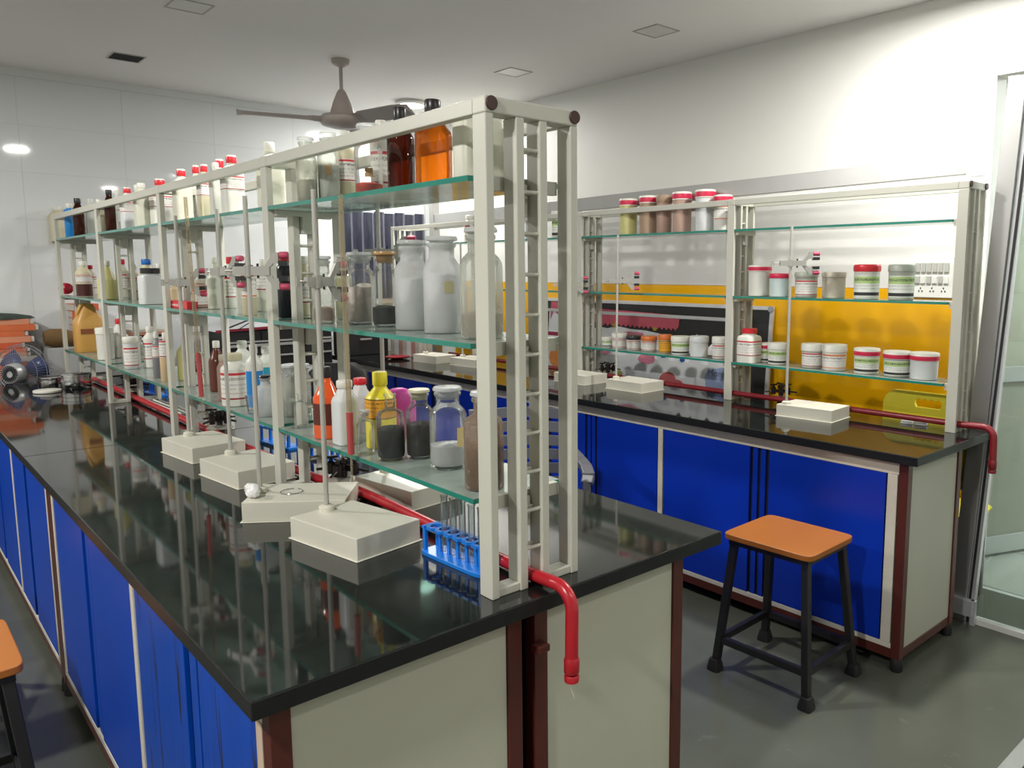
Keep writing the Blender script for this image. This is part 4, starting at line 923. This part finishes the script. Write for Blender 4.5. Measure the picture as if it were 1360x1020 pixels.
me = bpy.data.meshes.new_from_object(tmp); bpy.data.objects.remove(tmp); me.materials.clear(); me.materials.append(YCH)
o = put('back', me, yc, (-.085, 0, .0)); o.rotation_euler = (PI/2, 0, -PI/2)
put('seat', M().loft([(.42, .15, .2, 5), (.44, .16, .21, 5)], 32).mesh('seat', YCH), yc, (.08, 0, 0))
for sx in (-.06, .2):
    for sy in (-.17, .17): put('leg', M().tube([(sx, sy, 0), (sx, sy, .425)], .011).mesh('leg', STEEL), yc)
for sy in (-.17, .17): put('back_post', M().tube([(-.068, sy, .42), (-.070, sy, .62)], .010).mesh('back_post', YCH), yc)

# ------------------------------------------------------------------ switchboard
sw = thing('switchboard', 'white electrical switchboard with sockets on the right wall', 'switchboard', (XW-.012, 1.69, 1.405))
SWW = mat('switch_white', (.74, .75, .71), .3, var=.02)
part('plate', sw, -.014, 0, -.105, .105, 0, .20, SWW, bev=.003)
SWG = plain('switch_grey', (.45, .46, .42)); SWK = plain('socket_dark', (.03, .03, .03))
for i in range(6):
    part('switch', sw, -.021, -.014, -.085+.028*i, -.062+.028*i, .125, .17, SWG, bev=.001)
for i in range(6):
    part('switch', sw, -.020, -.014, -.085+.028*i, -.062+.028*i, .07, .105, [SWW, SWG][i % 2], bev=.001)
for i in range(3):
    for (dy, dz) in ((0, .012), (-.008, -.003), (.008, -.003)):
        y_, z_ = -.062+.056*i+dy, .035+dz
        part('socket_hole', sw, -.0155, -.014, y_-.003, y_+.003, z_-.004, z_+.004, SWK, bev=0)

# ------------------------------------------------------------------ chalkboards and poster
def leaning(name, label, cat, x, y0, y1, z1, lean, frame, face):
    t = thing(name, label, cat, (x, (y0+y1)/2, 0)); t.rotation_euler = (0, lean, 0)
    w = (y1-y0)/2
    part('board', t, -.008, 0, -w+.02, w-.02, .02, z1-.02, face, bev=0)
    for (a, b, c, d_) in ((-w, w, 0, .022), (-w, w, z1-.022, z1), (-w, -w+.022, .022, z1-.022), (w-.022, w, .022, z1-.022)):
        part('frame', t, -.014, .004, a, b, c, d_, frame, bev=.001)
    return t
FRM = mat('grey_frame', (.55, .56, .57), .35, metal=.3)
cb = leaning('chalkboard', 'large black chalkboard leaning on the yellow wall', 'chalkboard', 3.78, 2.58, 4.62, 1.335, .07, FRM, CHALK)
for sy in (-1, ):
    put('corner_clip', M().lathe([(.018, 0), (.018, .006)], 14, T=Matrix.Rotation(-PI/2, 4, 'Y')).mesh('corner_clip', plain('clip_grey', (.25, .26, .3))), cb, (-.014, -1.005, 1.32))
pb_ = leaning('poster_board', 'smaller framed board with torn white poster, banner and paper clouds', 'poster board', 3.70, 2.80, 4.55, 1.262, .07, FRM, CHALK)
def flat(name, pts, m, parent, x, label=None):
    """pts in (y, z) of the board, thin raised paper piece; y runs to the left of the picture"""
    cu = bpy.data.curves.new(name, 'CURVE'); cu.dimensions = '2D'; cu.fill_mode = 'BOTH'; cu.extrude = .0006
    poly(cu, pts); tmp = bpy.data.objects.new('tmp', cu); COL.objects.link(tmp)
    me = bpy.data.meshes.new_from_object(tmp); bpy.data.objects.remove(tmp); me.materials.clear(); me.materials.append(m)
    o = put(name, me, parent, (x, 0, 0), label=label); o.rotation_euler = (PI/2, 0, -PI/2); return o
# board-local: photograph column -> y offset, height z
YM = (2.80+4.55)/2
def bp_(u, v):
    q_ = onx(u, v, 3.72); return (-(q_.y-YM), q_.z)
PAP = mat('poster_paper', (.80, .82, .85), .7, var=.04, scale=5, bump=.4, bscale=7)
pts = [bp_(782, 436), bp_(790, 434), bp_(800, 436), bp_(812, 433), bp_(830, 437), bp_(850, 439), bp_(868, 443), bp_(880, 446), bp_(890, 452), bp_(897, 459), bp_(904, 447), bp_(912, 458), bp_(918, 444), bp_(927, 451), bp_(934, 462), bp_(944, 452), bp_(952, 461), bp_(966, 464), bp_(968, 524), bp_(780, 506)]
flat('poster_sheet', pts, PAP, pb_, -.0095)
pts = [bp_(760, 402), bp_(780, 409), bp_(895, 419), bp_(894, 434)]
u = 890
while u > 782:
    pts.append(bp_(u, 436-(895-u)*.075+4)); pts.append(bp_(u-3, 436-(895-u)*.075)); u -= 6
pts.append(bp_(760, 428))
flat('pink_banner', pts, mat('pink_crepe', (.60, .11, .16), .8, var=.15, scale=20), pb_, -.0115, label='pink scalloped paper banner')
def cloud(cu_, cv, ru, rv, m, name, label, n=5, x=-.0125, ph=.3):
    pts = []
    for k in range(40):
        a = 2*PI*k/40; rr = 1+.16*abs(math.sin(n*a/2+ph))
        pts.append(bp_(cu_+ru*rr*math.cos(a), cv+rv*rr*math.sin(a)))
    return flat(name, pts, m, pb_, x, label)
cloud(950, 505-.0, 17, 15, mat('pale_blue_paper', (.36, .44, .70), .8), 'paper_cloud', 'pale blue paper cloud', 4)
cloud(883, 508, 11, 12, mat('coral_paper', (.60, .14, .15), .8), 'paper_cloud', 'coral red paper cloud', 2); cloud(895, 516, 10, 10, MC['coral_paper'], 'paper_cloud', 'coral red paper cloud', 2, x=-.0122)
cloud(854, 476, 10, 7, mat('pink_hatched_paper', (.72, .24, .34), .8, var=.4, scale=60), 'paper_cloud', 'pink hatched paper cloud', 3)
cloud(832, 446, 16, 5, MC['pink_hatched_paper'], 'paper_cloud', 'pink outlined paper cloud', 5, x=-.0118)
cloud(798, 467, 7, 3, MC['pink_hatched_paper'], 'paper_cloud', 'small pink paper cloud', 3)
cloud(901, 478, 3, 3, mat('blue_paper', (.02, .10, .42), .7), 'paper_flower', 'small dark blue paper flower', 5); cloud(876, 473, 4, 2, MC['blue_paper'], 'paper_flower', 'small dark blue paper flower', 4)
def star(u, v, r, m, name='paper_star', label=None, k=5, inner=.45):
    flat(name, [bp_(u+(r if i % 2 == 0 else r*inner)*math.sin(PI*i/k), v-(r if i % 2 == 0 else r*inner)*math.cos(PI*i/k)) for i in range(2*k)], m, pb_, -.013, label)
GOLD = mat('gold_paper', (.48, .32, .03), .5)
star(810, 430+2, 5, GOLD, label='gold paper star'); star(863, 437, 4, GOLD, label='gold paper star')
star(967, 432, 11, mat('purple_paper', (.30, .10, .50), .7), 'paper_rosette', 'purple paper rosette', 14, .75)
cloud(738, 472, 11, 16, mat('orange_paper', (.80, .30, .08), .7, var=.2, scale=30), 'paper_shape', 'orange spotted paper shape', 3)
flat('crepe_fold', [bp_(724, 400), bp_(745, 402), bp_(745, 415), bp_(740, 411), bp_(735, 419), bp_(728, 412), bp_(724, 424)], MC['pink_crepe'], pb_, -.0118, label='pink crepe drape')
flat('side_poster', [bp_(722, 410), bp_(762, 412), bp_(762, 500), bp_(722, 494)], PAP, pb_, -.0093)
flat('maroon_strip', [bp_(722, 440), bp_(760, 443), bp_(760, 448), bp_(722, 445)], mat('maroon_paper', (.25, .02, .05), .7), pb_, -.0115)
def text(s, u, v, size, m, name, label, ol=0):
    cu = bpy.data.curves.new(name, 'FONT'); cu.body = s; cu.size = size; cu.extrude = .0006; cu.offset = ol; cu.resolution_u = 3
    tmp = bpy.data.objects.new('tmp', cu); COL.objects.link(tmp); bpy.context.view_layer.update()
    me = bpy.data.meshes.new_from_object(tmp); bpy.data.objects.remove(tmp); me.materials.clear(); me.materials.append(m)
    y, z = bp_(u, v); o = put(name, me, pb_, (-.014, -y, z), label=label); o.rotation_euler = (PI/2, 0, -PI/2); return o
LIME = mat('lime_paper', (.52, .56, .10), .6)
text('CLUB', 794, 501, .085, mat('outline_ink', (.12, .14, .06), .6), 'lettering', 'yellow-green outlined poster lettering', .004)
o = text('CLUB', 794, 501, .085, LIME, 'lettering', 'yellow-green outlined poster lettering', .001); o.location.x -= .0015
text('More', 935, 499, .06, mat('grey_ink', (.18, .2, .32), .6), 'handwriting', 'grey-blue handwriting on the paper cloud')

# ------------------------------------------------------------------ far end of the room
# low counter against the back wall
t = thing('back_counter', 'low black-fronted counter with pale stone top against the back wall', 'counter', (.9, 6.175, 0))
part('top', t, -1.9, 1.0, -.12, .12, .83, .86, mat('grey_stone_top', (.22, .22, .21), .3)); part('front', t, -1.88, .98, -.1, .12, 0, .829, BLACKP)
BEW = mat('pale_grey_board', (.40, .41, .41), .6)
t = thing('grey_carton', 'flat grey carton under the cloth roll on the back counter', 'box', (1.08, 6.15, .861))
put('carton', boxm('carton', -.2, .13, -.12, .12, 0, .18, BEW), t, bev=.004)
OR = [mat('orange_folder', (.66, .15, .05), .6, var=.25, scale=8), mat('deep_orange_folder', (.60, .10, .04), .6, var=.25, scale=8), mat('salmon_folder', (.70, .28, .16), .6, var=.2, scale=8), mat('cream_pages', (.60, .56, .50), .7)]
z = .861
for k in range(11):
    th_ = random.choice([.026, .034, .038]); x0 = .15; x1 = .80+random.uniform(-.05, .05)
    m_ = [OR[0], OR[1], OR[0], OR[3], OR[2], OR[0], OR[1], OR[2], OR[0], OR[0], OR[2]][k]
    t = thing('file_folder', ['lowest', 'second lowest', 'third lowest', 'fourth lowest, cream', 'fifth lowest', 'middle', 'fifth highest', 'fourth highest', 'third highest', 'second highest', 'topmost'][k]+' file of the orange stack by the desk fan', 'folder', (.5, 6.185, z), random.uniform(-.015, .015), 'orange files stacked on the back counter')
    put('cover', M().box(-.35, x1-.5, -.1, .1, 0, .003).box(-.35, x1-.5, -.1, .1, th_-.003, th_).box(-.35, x1-.5, -.103, -.1, 0, th_).mesh('cover', m_, 0), t)
    put('pages', boxm('pages', -.34, x1-.48, -.097, .098, .0032, th_-.0032, OR[3]), t)
    z += th_+.001
t = thing('green_net_bag', 'dark green net bag slumped over the orange files', 'bag', (.55, 6.18, z))
put('net', M().loft([(0, .3, .11, 3), (.015, .28, .1, 2.5), (.03, .2, .08, 2.2), (.04, .08, .04, 2)], 28).mesh('net', mat('green_net', (.03, .045, .035), .8, var=.6, scale=60, bump=.8, bscale=120)), t)
t = thing('cloth_roll', 'brown-gold rolled cloth bundle lying beside the orange files', 'cloth', (.945, 6.08, 1.042))
put('roll', M().tube([(-.07, 0, .06), (-.03, 0, .062), (.04, .0, .06), (.085, 0, .05)], [.045, .06, .06, .045], 18).mesh('roll', mat('brown_cloth', (.16, .09, .03), .8, var=.5, scale=9, bump=.5, bscale=18)), t)
zz = 1.043
ORD = ['lowest', 'second', 'third', 'fourth', 'fifth', 'topmost']
for k in range(6):
    th_ = .045
    t = thing('file_folder', ORD[k]+(' ' if k in (0, 5) else ' from bottom ')+'red-orange file of the stack beside the amber jerrycan', 'folder', (1.115, 6.17, zz), random.uniform(-.1, .1), 'red-orange files beside the jerrycan')
    put('cover', M().box(-.07, .07, -.1, .1, 0, .003).box(-.07, .07, -.1, .1, th_-.003, th_).box(-.07, .07, -.103, -.1, 0, th_).mesh('cover', OR[k % 2] if k > 1 else mat('dark_red_cloth', (.12, .01, .02), .7), 0), t)
    put('pages', boxm('pages', -.072, .068, -.098, .098, .0032, th_-.0032, OR[3]), t)
    zz += th_+.001
t = thing('black_storage_box', 'black box under striped magazines behind the fourth frame', 'box', (1.48, 6.14, .861)); part('body', t, -.13, .13, -.1, .12, 0, .129, BLACKP, bev=.004); part('lid', t, -.135, .135, -.105, .125, .130, .145, BLACKP, bev=.002)
zz = 1.007
for k in range(7):
    t = thing('magazine', ['lowest', 'second', 'third', 'fourth', 'fifth', 'sixth', 'topmost'][k]+(' ' if k in (0, 6) else ' from bottom ')+'magazine in the striped pile behind the fourth frame', 'magazine', (1.48, 6.15, zz), random.uniform(-.05, .05), 'striped magazines in a pile')
    put('pages', boxm('pages', -.11, .11, -.1, .1, 0, .017, [BLACKP, OR[3], BLACKP, WHITE, BLACKP, OR[2], OR[3]][k]), t)
    zz += .018
# pedestal fan seen from behind
fn = thing('pedestal_fan', 'grey pedestal fan with blue blades seen from behind past the bench end', 'fan', (.69, 5.865, 0))
fc_ = Vector((0, 0, .915)); axis = Vector((sn, cs, 0))
R3 = Matrix.Translation(fc_) @ Matrix.Rotation(-math.atan2(.69, .72), 4, 'Z') @ Matrix.Rotation(PI/2, 4, 'X')
put('stand', M().lathe([(.12, 0), (.12, .015), (.03, .03), (.014, .04), (.014, .78), (.02, .8)], 24).mesh('stand', ALU_L), fn, (.0, .0, 0))
put('motor', M().lathe([(.03, .055), (.055, .06), (.062, .04), (.064, .0), (.05, -.03), (.02, -.04)], 28, T=R3).mesh('motor', mat('motor_grey', (.48, .49, .5), .35, metal=.3)), fn)
m = M()
for k in range(24):
    a = 2*PI*k/24; T = R3 @ Matrix.Rotation(a, 4, 'Z') @ Matrix.Translation((.036, 0, .0605)); m.box(-.018, .018, -.0028, .0028, 0, .003, T=T @ Matrix.Rotation(.5, 4, 'Z'))
put('motor_vent', m.mesh('motor_vent', BLACKP, 0), fn)
m = M()
WIRE = mat('guard_wire', (.30, .31, .34), .4, metal=.5)
for k in range(60):
    a = 2*PI*k/60; c_, s_ = math.cos(a), math.sin(a)
    m.tube([R3 @ Vector((.06*c_, .06*s_, -.01)), R3 @ Vector((.12*c_, .12*s_, -.012)), R3 @ Vector((.165*c_, .165*s_, -.035)), R3 @ Vector((.172*c_, .172*s_, -.06)), R3 @ Vector((.165*c_, .165*s_, -.09)), R3 @ Vector((.05*c_, .05*s_, -.115))], .0011, 4)
for rr, zz_ in ((.12, -.012), (.172, -.06), (.165, -.035)):
    m.tube([R3 @ Vector((rr*math.cos(2*PI*k/40), rr*math.sin(2*PI*k/40), zz_)) for k in range(41)], .0018, 5)
put('guard', m.mesh('guard', WIRE), fn)
for k in range(3):
    T = R3 @ Matrix.Rotation(k*2*PI/3+.4, 4, 'Z')
    m = M().add([(.02, -.02, -.05), (.06, -.06, -.06), (.13, -.075, -.075), (.155, -.01, -.07), (.14, .05, -.05), (.07, .04, -.045), (.02, .02, -.05)], [(0, 1, 5, 6), (1, 2, 4, 5), (2, 3, 4)], T=T)
    o = put('fan_blade', m.mesh('fan_blade', mat('blue_fan_blade', (.05, .07, .19), .3)), fn); o.modifiers.new('solid', 'SOLIDIFY').thickness = .003

# black shelving with pale cover and red hem at the back
bs = thing('black_equipment_rack', 'black rack with thin silver-edged shelves under the pale cover', 'rack', (2.55, 6.05, 0))
part('carcass', bs, -.62, .2, -.12, .2, 0, 1.10, mat('matt_black', (.008, .008, .01), .5), bev=.004)
for k, z in enumerate((.80, .90, .98, 1.01)): part('silver_edge', bs, -.61, .19, -.16, -.121, z, z+.012 if k != 2 else z+.02, ALU)
for x in (-.35, -.02): part('upright', bs, x, x+.05, -.135, -.121, .3, 1.09, BLACKP)
bc = thing('black_case', 'black case standing on the far end of the far bench against the back wall', 'case', (3.0, 5.93, ZB+.001))
part('body', bc, -.2, .2, -.08, .08, 0, .20, BLACKP, bev=.004); part('handle', bc, -.05, .05, -.092, -.081, .12, .135, ALU)
cv = thing('pale_cover', 'pale grey dust cover with dark red hem draped over the black rack', 'cover', (2.33, 6.05, 1.101))
put('cloth', M().add([(-.46, -.15, 0), (.44, -.15, .03), (.44, .2, .03), (-.46, .2, 0), (-.05, -.02, .14), (.44, -.02, .14), (.44, .18, .14), (-.05, .18, .14)], [(0, 1, 5, 4), (1, 2, 6, 5), (2, 3, 7, 6), (3, 0, 4, 7), (4, 5, 6, 7), (3, 2, 1, 0)]).mesh('cloth', mat('pale_cover_cloth', (.50, .51, .53), .7), 0), cv)
put('hem', M().bar((-.46, -.154, .003), (.44, -.154, .033), .01, .018).mesh('hem', mat('dark_red_hem', (.25, .01, .03), .7), 0), cv)
an = M().tube([(-.42, -.16, .01), (-.12, -.17, .12)], .006, 8).tube([(-.3, -.16, .015), (-.12, -.17, .12)], .004, 8)
put('antenna', an.mesh('antenna', BLACKP), cv)
put('knob', M().lathe([(.001, -.015), (.015, 0), (.001, .015)], 12).mesh('knob', BLACKP), cv, (-.12, -.17, .12))
t = thing('office_chair', 'black rounded office chair back beyond the near rack', 'chair', (2.32, 5.0, 0), -.6)
put('back', M().loft([(.55, .2, .03, 3), (.7, .22, .035, 3), (.84, .2, .03, 2.5), (.9, .12, .02, 2.2)], 28).mesh('back', BLACKP), t, (0, .2, 0))
put('seat', M().loft([(.42, .22, .22, 3), (.49, .24, .24, 3)], 28).mesh('seat', BLACKP), t)
put('column', M().lathe([(.03, .06), (.03, .42)], 14).mesh('column', STEEL), t)
put('back_bar', M().bar((0, .2, .44), (0, .21, .6), .05, .012).mesh('back_bar', BLACKP, 0), t)
for k in range(5):
    a = 2*PI*k/5; put('caster_leg', M().bar((0, 0, .07), (.26*math.cos(a), .26*math.sin(a), .05), .04, .03).lathe([(.025, 0), (.025, .04)], 12, T=Matrix.Translation((.26*math.cos(a), .26*math.sin(a), 0))).mesh('caster_leg', BLACKP), t)
t = thing('beige_cabinet', 'low beige steel cabinet between the benches at the back', 'cabinet', (2.45, 5.55, 0))
part('body', t, -.25, .25, -.18, .18, 0, .80, BEIGE, bev=.004); part('top', t, -.27, .27, -.2, .2, .80, .825, ALU_L)
part('door', t, -.24, .24, -.192, -.181, .04, .78, plain('beige_door', (.40, .36, .31)))
# files and red tray at the far end of the far bench
for k in range(7):
    t = thing('box_file', ['nearest', 'second nearest', 'third nearest', 'middle', 'third farthest', 'second farthest', 'farthest'][k]+' of the upright box files at the end of the far bench', 'folder', (3.28, 5.36+.064*k, ZB+.001), 0, 'upright files at the far end of the far bench')
    put('cover', boxm('cover', -.1, .02, -.03, .03, 0, .17-.012*(k % 3), [OR[3], mat('pink_file', (.50, .30, .26), .6), WHITE][k % 3]), t, bev=.002)
t = thing('red_dish', 'flat dark red dish lying in front of the upright files', 'dish', (3.04, 5.42, ZB+.001))
put('dish', M().lathe([(.04, 0), (.09, .012), (.095, .02), (.088, .02), (.035, .006), (.001, .006)], 28, cap=False).mesh('dish', REDD), t)
